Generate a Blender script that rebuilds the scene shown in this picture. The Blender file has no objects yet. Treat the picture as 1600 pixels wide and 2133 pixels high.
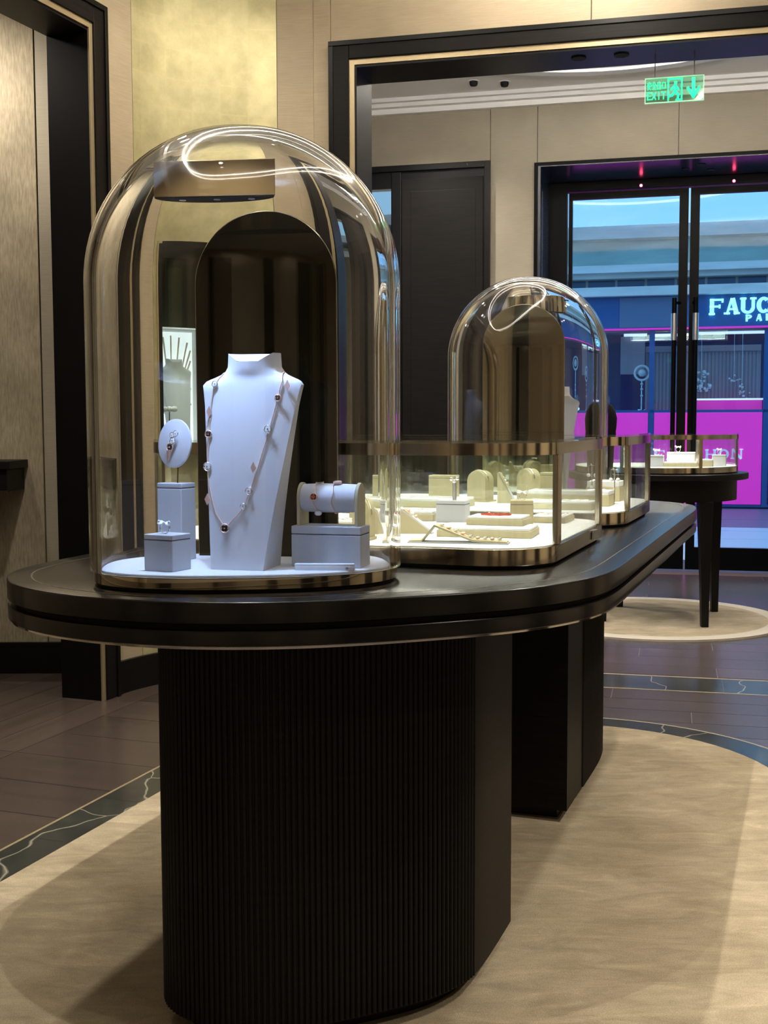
import bpy, math, random
from mathutils import Matrix, Vector
random.seed(7)
scene = bpy.context.scene
col = scene.collection
PI = math.pi

# ------------------------------------------------------------------ camera
FOCAL = 2450.0
PITCH = math.atan(186 / FOCAL)
ROLL = 0.003
CAM_Z = 1.28
cam_d = bpy.data.cameras.new('camera')
cam = bpy.data.objects.new('camera', cam_d)
col.objects.link(cam)
scene.camera = cam
cam_d.sensor_fit = 'VERTICAL'
cam_d.sensor_height = 36.0
cam_d.lens = 36.0 * FOCAL / 2133.0
cam_d.clip_start = 0.05
cam_d.clip_end = 200
_fwd = Vector((0, math.cos(PITCH), -math.sin(PITCH)))
_up0 = Vector((0, math.sin(PITCH), math.cos(PITCH)))
_r0 = Vector((1, 0, 0))
_right = math.cos(ROLL) * _r0 - math.sin(ROLL) * _up0
_up = math.sin(ROLL) * _r0 + math.cos(ROLL) * _up0
cam.matrix_world = Matrix((( _right.x, _up.x, -_fwd.x, 0), (_right.y, _up.y, -_fwd.y, 0), (_right.z, _up.z, -_fwd.z, CAM_Z), (0, 0, 0, 1)))

# ------------------------------------------------------------------ world, exposure
world = bpy.data.worlds.new('world')
scene.world = world
world.use_nodes = True
_bg = world.node_tree.nodes['Background']
_bg.inputs['Color'].default_value = (0.27, 0.55, 0.96, 1)
_bg.inputs['Strength'].default_value = 0.47
scene.view_settings.view_transform = 'Standard'
scene.view_settings.look = 'None'
scene.view_settings.gamma = 1.0
scene.view_settings.exposure = 1.6
scene.view_settings.use_curve_mapping = False
scene.cycles.use_denoising = True
scene.cycles.sample_clamp_indirect = 6.0
scene.cycles.max_bounces = 14
scene.cycles.transmission_bounces = 14
scene.cycles.transparent_max_bounces = 24
scene.cycles.glossy_bounces = 6

WARM = (1.0, 0.915, 0.79)
COOL = (0.33, 0.53, 1.0)


def light(name, kind, loc, energy, color=WARM, target=None, size=0.06, angle=100, blend=0.6, shape=None, size_y=None):
    d = bpy.data.lights.new(name, kind)
    d.energy = energy
    d.color = color
    if kind == 'SPOT':
        d.spot_size = math.radians(angle)
        d.spot_blend = blend
        d.shadow_soft_size = size
    elif kind == 'AREA':
        d.shape = shape or 'DISK'
        d.size = size
        if size_y:
            d.size_y = size_y
    else:
        d.shadow_soft_size = size
    o = bpy.data.objects.new(name, d)
    col.objects.link(o)
    o.location = loc
    if target is not None:
        o.rotation_euler = (Vector(target) - Vector(loc)).to_track_quat('-Z', 'Y').to_euler()
    return o


# ceiling downlights of the shop, rear ones added to light the rear wall
for i, (x, y, pw) in enumerate([(-2.4, 0.6, 105), (2.6, 0.8, 105), (-1.9, 2.4, 105), (2.5, 2.8, 110), (-1.15, 4.0, 60), (2.1, 4.3, 70), (0.3, -2.0, 60), (-2.4, -1.6, 60), (2.4, -1.8, 60)]):
    light('downlight', 'SPOT', (x, y, 3.56), pw * 0.95, target=(x, y, 0), size=0.06, angle=110, blend=0.8)
# row of small spots in the ceiling along the table's axis
for x, y, pw in ((-0.455, 1.81, 40), (-0.03, 2.99, 62), (0.45, 4.30, 32)):
    light('table_spot', 'SPOT', (x, y, 3.56), pw, color=(1.0, 0.95, 0.87), target=(x, y, 0), size=0.018, angle=72, blend=0.35)
# wall washers
light('wall_washer', 'SPOT', (-0.75, 5.05, 3.56), 16, target=(-0.85, 5.8, 1.6), size=0.05, angle=120, blend=1.0)
light('wall_washer', 'SPOT', (0.9, 4.9, 3.56), 15, target=(0.9, 5.7, 2.9), size=0.05, angle=120, blend=1.0)
light('alcove_spot', 'SPOT', (-2.25, 5.48, 3.30), 36, target=(-2.15, 6.0, 1.7), size=0.05, angle=165, blend=1.0)
for x in (-2.2, 0.0, 2.2):  # added to brighten the rear wall for reflections in glass and metal
    light('wall_washer', 'SPOT', (x, -2.7, 3.56), 15, target=(x, -3.5, 1.7), size=0.05, angle=120, blend=1.0)
# vestibule
for x, y in [(0.2, 9.1), (1.9, 8.0), (0.6, 7.0), (3.3, 7.4), (-1.0, 8.6)]:
    light('vestibule_downlight', 'SPOT', (x, y, 3.80), 52, color=(1.0, 0.93, 0.82), target=(x, y + 0.1, 0), size=0.05, angle=130, blend=1.0)


# ------------------------------------------------------------------ materials
def mat(name, base=(0.5, 0.5, 0.5), rough=0.5, metal=0.0, spec=0.5, coat=0.0, emit=None, estr=0.0):
    m = bpy.data.materials.new(name)
    m.use_nodes = True
    p = m.node_tree.nodes['Principled BSDF']
    p.inputs['Base Color'].default_value = (*base, 1)
    p.inputs['Roughness'].default_value = rough
    p.inputs['Metallic'].default_value = metal
    p.inputs['Specular IOR Level'].default_value = spec
    p.inputs['Coat Weight'].default_value = coat
    if emit:
        p.inputs['Emission Color'].default_value = (*emit, 1)
        p.inputs['Emission Strength'].default_value = estr
    return m


def nodes(m):
    nt = m.node_tree
    return nt, nt.nodes, nt.links, nt.nodes['Principled BSDF']


def texcoord(m, scale=(1, 1, 1), rot=(0, 0, 0), kind='Object'):
    nt, N, L, p = nodes(m)
    tc = N.new('ShaderNodeTexCoord')
    mp = N.new('ShaderNodeMapping')
    mp.inputs['Scale'].default_value = scale
    mp.inputs['Rotation'].default_value = rot
    L.new(tc.outputs[kind], mp.inputs['Vector'])
    return mp.outputs['Vector']


def noise(m, vec, scale=5, detail=4, rough=0.55, dist=0.0):
    nt, N, L, p = nodes(m)
    n = N.new('ShaderNodeTexNoise')
    n.inputs['Scale'].default_value = scale
    n.inputs['Detail'].default_value = detail
    n.inputs['Roughness'].default_value = rough
    n.inputs['Distortion'].default_value = dist
    L.new(vec, n.inputs['Vector'])
    return n.outputs['Fac']


def ramp(m, fac, stops):
    nt, N, L, p = nodes(m)
    r = N.new('ShaderNodeValToRGB')
    e = r.color_ramp.elements
    while len(e) < len(stops):
        e.new(0.5)
    for el, (pos, c) in zip(e, stops):
        el.position = pos
        el.color = (*c, 1) if len(c) == 3 else c
    L.new(fac, r.inputs['Fac'])
    return r.outputs['Color']


def mixc(m, a, b, fac, mode='MIX'):
    nt, N, L, p = nodes(m)
    x = N.new('ShaderNodeMix')
    x.data_type = 'RGBA'
    x.blend_type = mode
    for sock, val in ((x.inputs[0], fac), (x.inputs[6], a), (x.inputs[7], b)):
        if hasattr(val, 'is_linked') or hasattr(val, 'node'):
            L.new(val, sock)
        elif isinstance(val, (int, float)):
            sock.default_value = val
        else:
            sock.default_value = (*val, 1)
    return x.outputs[2]


def setc(m, c):
    nt, N, L, p = nodes(m)
    L.new(c, p.inputs['Base Color'])


def bump(m, fac, strength=0.2, dist=0.01):
    nt, N, L, p = nodes(m)
    b = N.new('ShaderNodeBump')
    b.inputs['Strength'].default_value = strength
    b.inputs['Distance'].default_value = dist
    L.new(fac, b.inputs['Height'])
    L.new(b.outputs['Normal'], p.inputs['Normal'])


def wallpaper(name, c0, c1, rough=0.6):
    m = mat(name, c0, rough)
    v = texcoord(m, (3, 3, 90))
    n1 = noise(m, v, 3.0, 5, 0.6, 0.3)
    v2 = texcoord(m, (1, 1, 1))
    n2 = noise(m, v2, 1.6, 3)
    a = ramp(m, n1, [(0.3, c0), (0.7, c1)])
    b = ramp(m, n2, [(0.3, (0.86, 0.86, 0.86)), (0.7, (1.08, 1.08, 1.08))])
    setc(m, mixc(m, a, b, 1.0, 'MULTIPLY'))
    bump(m, n1, 0.15, 0.004)
    return m


M = {}
M['wallpaper'] = wallpaper('wallpaper', (0.395, 0.315, 0.205), (0.475, 0.385, 0.26))
M['wallpaper_plain'] = wallpaper('wallpaper_plain', (0.275, 0.24, 0.18), (0.325, 0.285, 0.215))
# woven alcove wall
m = mat('woven_wall', (0.32, 0.27, 0.18), 0.75)
v = texcoord(m, (40, 40, 6))
n1 = noise(m, v, 3.0, 4)
n2 = noise(m, texcoord(m, (1, 1, 1)), 3.5, 4)
setc(m, mixc(m, ramp(m, n1, [(0.3, (0.25, 0.205, 0.14)), (0.7, (0.40, 0.34, 0.245))]), ramp(m, n2, [(0.3, (0.75, 0.75, 0.72)), (0.7, (1.1, 1.1, 1.05))]), 1.0, 'MULTIPLY'))
bump(m, n1, 0.2, 0.004)
M['woven'] = m
# gold leaf
m = mat('gold_leaf', (0.72, 0.62, 0.30), 0.42, 0.45)
nt, N, L, p = nodes(m)
br = N.new('ShaderNodeTexBrick')
br.offset = 0.0
br.inputs['Scale'].default_value = 1.0
br.inputs['Brick Width'].default_value = 0.14
br.inputs['Row Height'].default_value = 0.14
br.inputs['Mortar Size'].default_value = 0.004
br.inputs['Color1'].default_value = (0.50, 0.445, 0.24, 1)
br.inputs['Color2'].default_value = (0.55, 0.495, 0.28, 1)
br.inputs['Mortar'].default_value = (0.535, 0.48, 0.265, 1)
tc = N.new('ShaderNodeTexCoord')
L.new(tc.outputs['UV'], br.inputs['Vector'])
n1 = noise(m, texcoord(m, (1, 1, 1)), 9, 6, 0.65)
setc(m, mixc(m, br.outputs['Color'], ramp(m, n1, [(0.3, (0.8, 0.8, 0.78)), (0.7, (1.12, 1.12, 1.1))]), 1.0, 'MULTIPLY'))
bump(m, n1, 0.12, 0.003)
M['gold_leaf'] = m
# carpet
m = mat('carpet', (0.42, 0.32, 0.2), 0.95, spec=0.1)
n1 = noise(m, texcoord(m, (1, 1, 1)), 2.2, 5, 0.6, 0.8)
n2 = noise(m, texcoord(m, (1, 1, 1)), 420, 2)
n3 = noise(m, texcoord(m, (1.0, 3.2, 1), (0, 0, 0.5)), 5.0, 6, 0.7, 1.2)
a = ramp(m, n1, [(0.35, (0.335, 0.270, 0.175)), (0.65, (0.455, 0.375, 0.255))])
b = ramp(m, n3, [(0.35, (0.80, 0.80, 0.80)), (0.60, (1.05, 1.05, 1.05)), (0.74, (1.28, 1.28, 1.26))])
c = mixc(m, a, b, 1.0, 'MULTIPLY')
setc(m, mixc(m, c, ramp(m, n2, [(0.3, (0.72, 0.72, 0.72)), (0.7, (1.2, 1.2, 1.2))]), 1.0, 'MULTIPLY'))
bump(m, n2, 0.5, 0.004)
M['carpet'] = m
M['carpet_border'] = mat('carpet_border', (0.62, 0.54, 0.42), 0.95, spec=0.1)
m = M['carpet_border']
n2 = noise(m, texcoord(m), 420, 2)
setc(m, ramp(m, n2, [(0.3, (0.38, 0.34, 0.27)), (0.7, (0.52, 0.47, 0.39))]))
# wood floor
m = mat('floor_wood', (0.06, 0.04, 0.03), 0.27, spec=0.5)
nt, N, L, p = nodes(m)
oi = N.new('ShaderNodeObjectInfo')
ad = N.new('ShaderNodeVectorMath')      # each plank gets its own stretch of grain
ad.operation = 'MULTIPLY_ADD'
ad.inputs[1].default_value = (1, 1, 1)
tc = N.new('ShaderNodeTexCoord')
cb = N.new('ShaderNodeCombineXYZ')
ml = N.new('ShaderNodeMath')
ml.operation = 'MULTIPLY'
ml.inputs[1].default_value = 37.0
L.new(oi.outputs['Random'], ml.inputs[0])
L.new(ml.outputs[0], cb.inputs[0])
L.new(ml.outputs[0], cb.inputs[2])
L.new(tc.outputs['Object'], ad.inputs[0])
L.new(cb.outputs[0], ad.inputs[2])
mp = N.new('ShaderNodeMapping')
mp.inputs['Scale'].default_value = (0.45, 9, 0.45)
L.new(ad.outputs[0], mp.inputs['Vector'])
n1 = noise(m, mp.outputs['Vector'], 2.2, 2, 0.45, 0.0)
a = ramp(m, n1, [(0.25, (0.056, 0.041, 0.033)), (0.75, (0.076, 0.057, 0.047))])
r = ramp(m, oi.outputs['Random'], [(0.0, (0.82, 0.82, 0.82)), (1.0, (1.2, 1.18, 1.15))])
setc(m, mixc(m, a, r, 1.0, 'MULTIPLY'))
M['wood'] = m
M['subfloor'] = mat('floor_seam_filler', (0.12, 0.095, 0.08), 0.5)
# marble
m = mat('dark_marble', (0.03, 0.035, 0.03), 0.18)
nt, N, L, p = nodes(m)
v = texcoord(m, (1, 1, 1))
nn = N.new('ShaderNodeTexNoise')
nn.inputs['Scale'].default_value = 4
L.new(v, nn.inputs['Vector'])
mv = mixc(m, v, nn.outputs['Color'], 0.22)
vo = N.new('ShaderNodeTexVoronoi')
vo.feature = 'DISTANCE_TO_EDGE'
vo.inputs['Scale'].default_value = 2.3
L.new(mv, vo.inputs['Vector'])
vein = ramp(m, vo.outputs['Distance'], [(0.0, (0.30, 0.27, 0.20)), (0.004, (0.12, 0.11, 0.08)), (0.010, (0.0, 0.0, 0.0))])
n1 = noise(m, v, 6, 6, 0.7)
base = ramp(m, n1, [(0.3, (0.022, 0.023, 0.020)), (0.6, (0.048, 0.048, 0.040)), (0.8, (0.085, 0.083, 0.070))])
setc(m, mixc(m, base, vein, 1.0, 'ADD'))
M['marble'] = m
M['black'] = mat('black_lacquer', (0.004, 0.0035, 0.0032), 0.38, spec=0.25)
m = mat('dark_oak', (0.012, 0.010, 0.009), 0.5, spec=0.16)
n1 = noise(m, texcoord(m, (1.5, 1.5, 30)), 3, 6, 0.6)
setc(m, ramp(m, n1, [(0.3, (0.0045, 0.0035, 0.003)), (0.7, (0.010, 0.0078, 0.007))]))
bump(m, n1, 0.25, 0.002)
M['oak'] = m
m = mat('table_lacquer', (0.013, 0.011, 0.010), 0.20, spec=0.38, coat=0.0)
m.node_tree.nodes['Principled BSDF'].inputs['Coat Roughness'].default_value = 0.16
n1 = noise(m, texcoord(m, (1.5, 40, 1), (0, 0, 0.35)), 3, 4)
setc(m, ramp(m, n1, [(0.3, (0.006, 0.005, 0.0045)), (0.7, (0.010, 0.0085, 0.0075))]))
M['table'] = m
M['inlay'] = mat('bronze_inlay', (0.20, 0.165, 0.12), 0.3, 0.9)
M['gap'] = mat('shadow_gap', (0.004, 0.004, 0.004), 0.8)
M['gold'] = mat('polished_gold', (0.86, 0.77, 0.58), 0.05, 1.0)
m = mat('brushed_brass', (0.56, 0.47, 0.33), 0.24, 1.0)
n1 = noise(m, texcoord(m, (7, 7, 0.2)), 2.0, 1)
nt, N, L, p = nodes(m)
L.new(ramp(m, n1, [(0.3, (0.10, 0.10, 0.10)), (0.7, (0.18, 0.18, 0.18))]), p.inputs['Roughness'])
setc(m, ramp(m, n1, [(0.25, (0.62, 0.55, 0.43)), (0.75, (0.74, 0.67, 0.53))]))
M['brass'] = m
M['trim_gold'] = mat('gold_trim', (0.50, 0.40, 0.24), 0.38, 0.6)
M['chrome'] = mat('chrome', (0.85, 0.84, 0.82), 0.08, 1.0)
M['steel'] = mat('brushed_steel', (0.72, 0.72, 0.72), 0.28, 1.0)
M['mirror'] = mat('smoked_mirror', (0.62, 0.59, 0.50), 0.02, 1.0)
M['mirror_dark'] = mat('dark_reflection_mirror', (0.028, 0.028, 0.022), 0.025, 1.0)  # smoked mirror again, with the dark room it reflects put into its colour
M['mirror_edge'] = mat('mirror_edge', (0.5, 0.48, 0.4), 0.2, 0.8)
M['white_leather'] = mat('white_leatherette', (0.66, 0.66, 0.68), 0.6, spec=0.3)
m = M['white_leather']
n1 = noise(m, texcoord(m), 260, 3)
bump(m, n1, 0.12, 0.001)
M['grey_leather'] = mat('pale_grey_leatherette', (0.52, 0.53, 0.55), 0.6, spec=0.3)
M['cream'] = mat('cream_leatherette', (0.50, 0.44, 0.27), 0.6, spec=0.3)
M['cream_dark'] = mat('cream_seam', (0.28, 0.25, 0.18), 0.7)
M['seam'] = mat('grey_seam', (0.10, 0.105, 0.13), 0.7)
M['white_felt'] = mat('white_felt', (0.78, 0.78, 0.78), 0.85, spec=0.1)
M['rose'] = mat('rose_gold', (0.90, 0.62, 0.50), 0.32, 0.5)
M['white_gold'] = mat('white_gold', (0.93, 0.92, 0.90), 0.12, 1.0)
M['pearl'] = mat('mother_of_pearl', (0.93, 0.92, 0.93), 0.18, spec=0.7)
M['coral'] = mat('carnelian', (0.55, 0.08, 0.04), 0.2)
M['onyx'] = mat('dark_stone', (0.05, 0.025, 0.02), 0.15)
M['ceiling'] = mat('ceiling_paint', (0.84, 0.83, 0.82), 0.8)
M['black_velvet'] = mat('black_velvet', (0.008, 0.008, 0.009), 0.85, spec=0.1)
M['frame_black'] = mat('black_metal', (0.002, 0.002, 0.0025), 0.35, spec=0.08)
M['reveal'] = mat('sky_tinted_reveal_metal', (0.030, 0.036, 0.055), 0.22, spec=0.6)  # black metal with the sky's blue light put into its base colour
M['lit_panel'] = mat('lit_panel', (0.85, 0.84, 0.82), 0.6, emit=(0.85, 0.92, 1.0), estr=0.35)
M['cove'] = mat('cove_light', (1, 1, 1), 0.5, emit=(1.0, 0.92, 0.78), estr=11)
M['cove_soft'] = mat('cove_light_soft', (1, 1, 1), 0.5, emit=(1.0, 0.93, 0.80), estr=9.0)
M['exit_green'] = mat('exit_green', (0.0, 0.5, 0.2), 0.4, emit=(0.0, 1.0, 0.25), estr=0.7)
M['red_led'] = mat('red_led', (0.5, 0, 0.05), 0.4, emit=(1.0, 0.05, 0.15), estr=6)


def glass_solid(name, tint=(1, 1, 1), ior=1.45):
    m = bpy.data.materials.new(name)
    m.use_nodes = True
    nt = m.node_tree
    nt.nodes.remove(nt.nodes['Principled BSDF'])
    g = nt.nodes.new('ShaderNodeBsdfGlass')
    g.inputs['Color'].default_value = (*tint, 1)
    g.inputs['Roughness'].default_value = 0.0
    g.inputs['IOR'].default_value = ior
    nt.links.new(g.outputs[0], nt.nodes['Material Output'].inputs['Surface'])
    return m


def glass_pane(name, tint=(0.95, 0.97, 0.96), ior=1.45, refl=(1, 1, 1), boost=1.0):
    m = bpy.data.materials.new(name)
    m.use_nodes = True
    nt = m.node_tree
    nt.nodes.remove(nt.nodes['Principled BSDF'])
    t = nt.nodes.new('ShaderNodeBsdfTransparent')
    t.inputs['Color'].default_value = (*tint, 1)
    g = nt.nodes.new('ShaderNodeBsdfGlossy')
    g.inputs['Roughness'].default_value = 0.0
    g.inputs['Color'].default_value = (*refl, 1)
    f = nt.nodes.new('ShaderNodeLayerWeight')
    f.inputs['Blend'].default_value = 0.5
    pw = nt.nodes.new('ShaderNodeMath')
    pw.operation = 'POWER'
    pw.inputs[1].default_value = 5.0
    mu = nt.nodes.new('ShaderNodeMath')
    mu.operation = 'MULTIPLY_ADD'
    mu.inputs[1].default_value = 0.8 * boost
    mu.inputs[2].default_value = 0.035 * boost
    x = nt.nodes.new('ShaderNodeMixShader')
    nt.links.new(f.outputs['Facing'], pw.inputs[0])
    nt.links.new(pw.outputs[0], mu.inputs[0])
    nt.links.new(mu.outputs[0], x.inputs[0])
    nt.links.new(t.outputs[0], x.inputs[1])
    nt.links.new(g.outputs[0], x.inputs[2])
    nt.links.new(x.outputs[0], nt.nodes['Material Output'].inputs['Surface'])
    return m


M['dome_glass'] = glass_solid('dome_glass', (0.985, 0.985, 0.975))
M['pane'] = glass_pane('case_glass', (0.955, 0.975, 0.965))
M['door_glass'] = glass_pane('door_glass', (0.80, 0.935, 1.0), boost=0.22)
M['niche_glass'] = glass_pane('niche_glass', (0.90, 0.96, 0.93))


# ------------------------------------------------------------------ mesh helpers
class MB:
    def __init__(s):
        s.v = []
        s.f = []
        s.uv = None

    def add(s, vs, fs):
        k = len(s.v)
        s.v += [tuple(p) for p in vs]
        s.f += [tuple(i + k for i in f) for f in fs]
        return s

    def box(s, x0, x1, y0, y1, z0, z1, rot=0.0, c=None):
        P = [(x0, y0, z0), (x1, y0, z0), (x1, y1, z0), (x0, y1, z0), (x0, y0, z1), (x1, y0, z1), (x1, y1, z1), (x0, y1, z1)]
        if rot:
            cx, cy = c or ((x0 + x1) / 2, (y0 + y1) / 2)
            cs, sn = math.cos(rot), math.sin(rot)
            P = [(cx + (x - cx) * cs - (y - cy) * sn, cy + (x - cx) * sn + (y - cy) * cs, z) for x, y, z in P]
        return s.add(P, [(0, 3, 2, 1), (4, 5, 6, 7), (0, 1, 5, 4), (1, 2, 6, 5), (2, 3, 7, 6), (3, 0, 4, 7)])

    def prism(s, poly, z0, z1, axis='z'):
        n = len(poly)
        if axis == 'z':
            a = [(x, y, z0) for x, y in poly]
            b = [(x, y, z1) for x, y in poly]
        elif axis == 'y':      # poly in (x,z), extruded along y
            a = [(x, z0, y) for x, y in poly]
            b = [(x, z1, y) for x, y in poly]
        else:                  # poly in (y,z), extruded along x
            a = [(z0, x, y) for x, y in poly]
            b = [(z1, x, y) for x, y in poly]
        fs = [tuple(range(n - 1, -1, -1)), tuple(range(n, 2 * n))]
        fs += [(i, (i + 1) % n, n + (i + 1) % n, n + i) for i in range(n)]
        return s.add(a + b, fs)

    def ringwall(s, outer, inner, z0, z1, closed=True):
        n = len(outer)
        vs = [(x, y, z0) for x, y in outer] + [(x, y, z1) for x, y in outer] + [(x, y, z0) for x, y in inner] + [(x, y, z1) for x, y in inner]
        fs = []
        for i in range(n if closed else n - 1):
            j = (i + 1) % n
            fs += [(i, j, n + j, n + i), (2 * n + j, 2 * n + i, 3 * n + i, 3 * n + j), (n + i, n + j, 3 * n + j, 3 * n + i), (j, i, 2 * n + i, 2 * n + j)]
        if not closed:
            fs += [(0, n, 3 * n, 2 * n), (n - 1, 3 * n - 1, 4 * n - 1, 2 * n - 1)]
        return s.add(vs, fs)

    def loft(s, rings, cap=True, closed=True):
        n = len(rings[0])
        vs = [p for r in rings for p in r]
        fs = []
        for k in range(len(rings) - 1):
            for i in range(n if closed else n - 1):
                j = (i + 1) % n
                fs.append((k * n + i, k * n + j, (k + 1) * n + j, (k + 1) * n + i))
        if cap:
            fs.append(tuple(range(n - 1, -1, -1)))
            fs.append(tuple((len(rings) - 1) * n + i for i in range(n)))
        return s.add(vs, fs)

    def lathe(s, prof, n=32, c=(0, 0), cap=True):
        rings = [[(c[0] + r * math.cos(2 * PI * i / n), c[1] + r * math.sin(2 * PI * i / n), z) for i in range(n)] for r, z in prof]
        return s.loft(rings, cap)

    def tube(s, path, r, n=8, closed=False):
        pts = [Vector(p) for p in path]
        rings = []
        up = Vector((0.13, 0.21, 1)).normalized()
        m_ = len(pts)
        for i, p in enumerate(pts):
            a = pts[(i - 1) % m_] if (closed or i > 0) else p
            b = pts[(i + 1) % m_] if (closed or i < m_ - 1) else p
            t = (b - a).normalized()
            x = t.cross(up)
            if x.length < 1e-4:
                x = t.cross(Vector((1, 0, 0)))
            x.normalize()
            y = x.cross(t)
            rr = r[i] if isinstance(r, (list, tuple)) else r
            rings.append([tuple(p + x * (rr * math.cos(2 * PI * k / n)) + y * (rr * math.sin(2 * PI * k / n))) for k in range(n)])
        if closed:
            rings.append(rings[0])
            return s.loft(rings, cap=False)
        return s.loft(rings, cap=True)

    def ball(s, c, r, nu=12, nv=8):
        rx, ry, rz = r if isinstance(r, (list, tuple)) else (r, r, r)
        rings = []
        for k in range(1, nv):
            a = PI * k / nv
            rings.append([(c[0] + rx * math.sin(a) * math.cos(2 * PI * i / nu), c[1] + ry * math.sin(a) * math.sin(2 * PI * i / nu), c[2] - rz * math.cos(a)) for i in range(nu)])
        return s.loft(rings, True)

    def disc(s, c, nrm, r, th, n=20, ry=None):
        nrm = Vector(nrm).normalized()
        x = nrm.cross(Vector((0, 0, 1)))
        if x.length < 1e-4:
            x = Vector((1, 0, 0))
        x.normalize()
        y = x.cross(nrm)
        c = Vector(c)
        ry = ry or r
        rings = []
        for rr, h in ((0.94, -0.5), (1, -0.3), (1, 0.3), (0.94, 0.5)):
            rings.append([tuple(c + nrm * (h * th) + x * (r * rr * math.cos(2 * PI * i / n)) + y * (ry * rr * math.sin(2 * PI * i / n))) for i in range(n)])
        return s.loft(rings, True)

    def build(s, name, material, parent=None, smooth=None, bevel=0.0, loc=None, rotz=0.0, seg=2):
        me = bpy.data.meshes.new(name)
        me.from_pydata(s.v, [], s.f)
        me.update()
        bm_fix(me)
        if material is not None:
            me.materials.append(M[material] if isinstance(material, str) else material)
        if smooth is not None:
            for p_ in me.polygons:
                p_.use_smooth = True
            me.set_sharp_from_angle(angle=math.radians(smooth))
        o = bpy.data.objects.new(name, me)
        col.objects.link(o)
        if parent is not None:
            o.parent = parent
        if loc is not None:
            o.location = loc
        if rotz:
            o.rotation_euler = (0, 0, rotz)
        if bevel:
            b = o.modifiers.new('bevel', 'BEVEL')
            b.width = bevel
            b.segments = seg
            b.limit_method = 'ANGLE'
            b.angle_limit = math.radians(40)
        return o


import bmesh


def bm_fix(me):
    b = bmesh.new()
    b.from_mesh(me)
    bmesh.ops.recalc_face_normals(b, faces=b.faces[:])
    b.to_mesh(me)
    b.free()


def tag(o, label=None, cat=None, group=None, kind=None):
    if label:
        o['label'] = label
    if cat:
        o['category'] = cat
    if group:
        o['group'] = group
    if kind:
        o['kind'] = kind
    return o


def thing(name, label, cat, loc=(0, 0, 0), rotz=0.0, group=None):
    o = bpy.data.objects.new(name, None)
    o.empty_display_size = 0.05
    col.objects.link(o)
    o.location = loc
    o.rotation_euler = (0, 0, rotz)
    return tag(o, label, cat, group)


def struct(o, label=None):
    o['kind'] = 'structure'
    if label:
        o['label'] = label
    return o


def inst(src, parent, loc, rotz=0.0):
    o = bpy.data.objects.new(src.name.split('.')[0], src.data)
    col.objects.link(o)
    o.parent = parent
    o.location = loc
    o.rotation_euler = (0, 0, rotz)
    return o


def resample(pts, n, closed=True):
    P = [Vector(p) for p in pts]
    if closed:
        P = P + [P[0]]
    L = [0]
    for a, b in zip(P, P[1:]):
        L.append(L[-1] + (b - a).length)
    out = []
    k = 0
    for i in range(n):
        t = L[-1] * i / (n if closed else n - 1)
        while k < len(L) - 2 and L[k + 1] < t:
            k += 1
        f = (t - L[k]) / max(1e-9, L[k + 1] - L[k])
        out.append(tuple(P[k].lerp(P[k + 1], min(1, f))))
    return out


def smooth_poly(pts, it):
    n = len(pts)
    for _ in range(it):
        pts = [tuple(0.25 * pts[i - 1][k] + 0.5 * pts[i][k] + 0.25 * pts[(i + 1) % n][k] for k in range(2)) for i in range(n)]
    return pts


def offset(poly, d):      # positive d = inward for a counter-clockwise outline
    n = len(poly)
    out = []
    for i in range(n):
        a, b = Vector(poly[i - 1]), Vector(poly[(i + 1) % n])
        t = (b - a).normalized()
        out.append((poly[i][0] - t.y * d, poly[i][1] + t.x * d))
    return out


def rrect(x0, x1, y0, y1, r, n=8):
    rs = r if isinstance(r, (list, tuple)) else (r, r, r, r)   # bl, br, tr, tl
    out = []
    for (cx, cy, a0, rr) in ((x0 + rs[0], y0 + rs[0], PI, rs[0]), (x1 - rs[1], y0 + rs[1], 1.5 * PI, rs[1]), (x1 - rs[2], y1 - rs[2], 0, rs[2]), (x0 + rs[3], y1 - rs[3], 0.5 * PI, rs[3])):
        for k in range(n + 1):
            a = a0 + 0.5 * PI * k / n
            out.append((cx + rr * math.cos(a), cy + rr * math.sin(a)))
    return out


# directions of the shop: axis of the display table and direction of the far walls
AX = (0.342, 0.940)      # table axis (u)
AV = (0.940, -0.342)     # across the table (v)
TROT = -math.radians(20)


def T(u, v):
    return (v * AV[0] + u * AX[0], v * AV[1] + u * AX[1])


DW = (0.9716, -0.237)    # along the far walls
NW = (0.237, 0.9716)     # away from the camera, across the far walls
WROT = math.atan2(DW[1], DW[0])


def W(P, s, n):
    return (P[0] + DW[0] * s + NW[0] * n, P[1] + DW[1] * s + NW[1] * n)


PORT = (-0.255, 5.94)
EXIT = (1.237, 9.62)

# ================================================================== STRUCTURE
CEIL = 3.62
VCEIL = 3.90
# ---- floor slab
fl = MB().box(-6.2, 6.5, -4.2, 10.9, -0.08, -0.0025).build('floor', 'subfloor')
struct(fl, 'dark polished wood floor')

# wood planks across the strip left of the carpet, and along the wall

def plank(me, u, v, rot=TROT):
    o = bpy.data.objects.new('plank', me)
    col.objects.link(o)
    o.parent = fl
    x, y = T(u, v)
    o.location = (x, y, 0)
    o.rotation_euler = (0, 0, rot)
    return o


def plank_mesh(l, w):
    mb = MB().box(-l / 2 + 0.0016, l / 2 - 0.0016, -w / 2 + 0.0016, w / 2 - 0.0016, -0.0025, 0.0)
    me = bpy.data.meshes.new('plank')
    me.from_pydata(mb.v, [], mb.f)
    me.materials.append(M['wood'])
    return me


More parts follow.
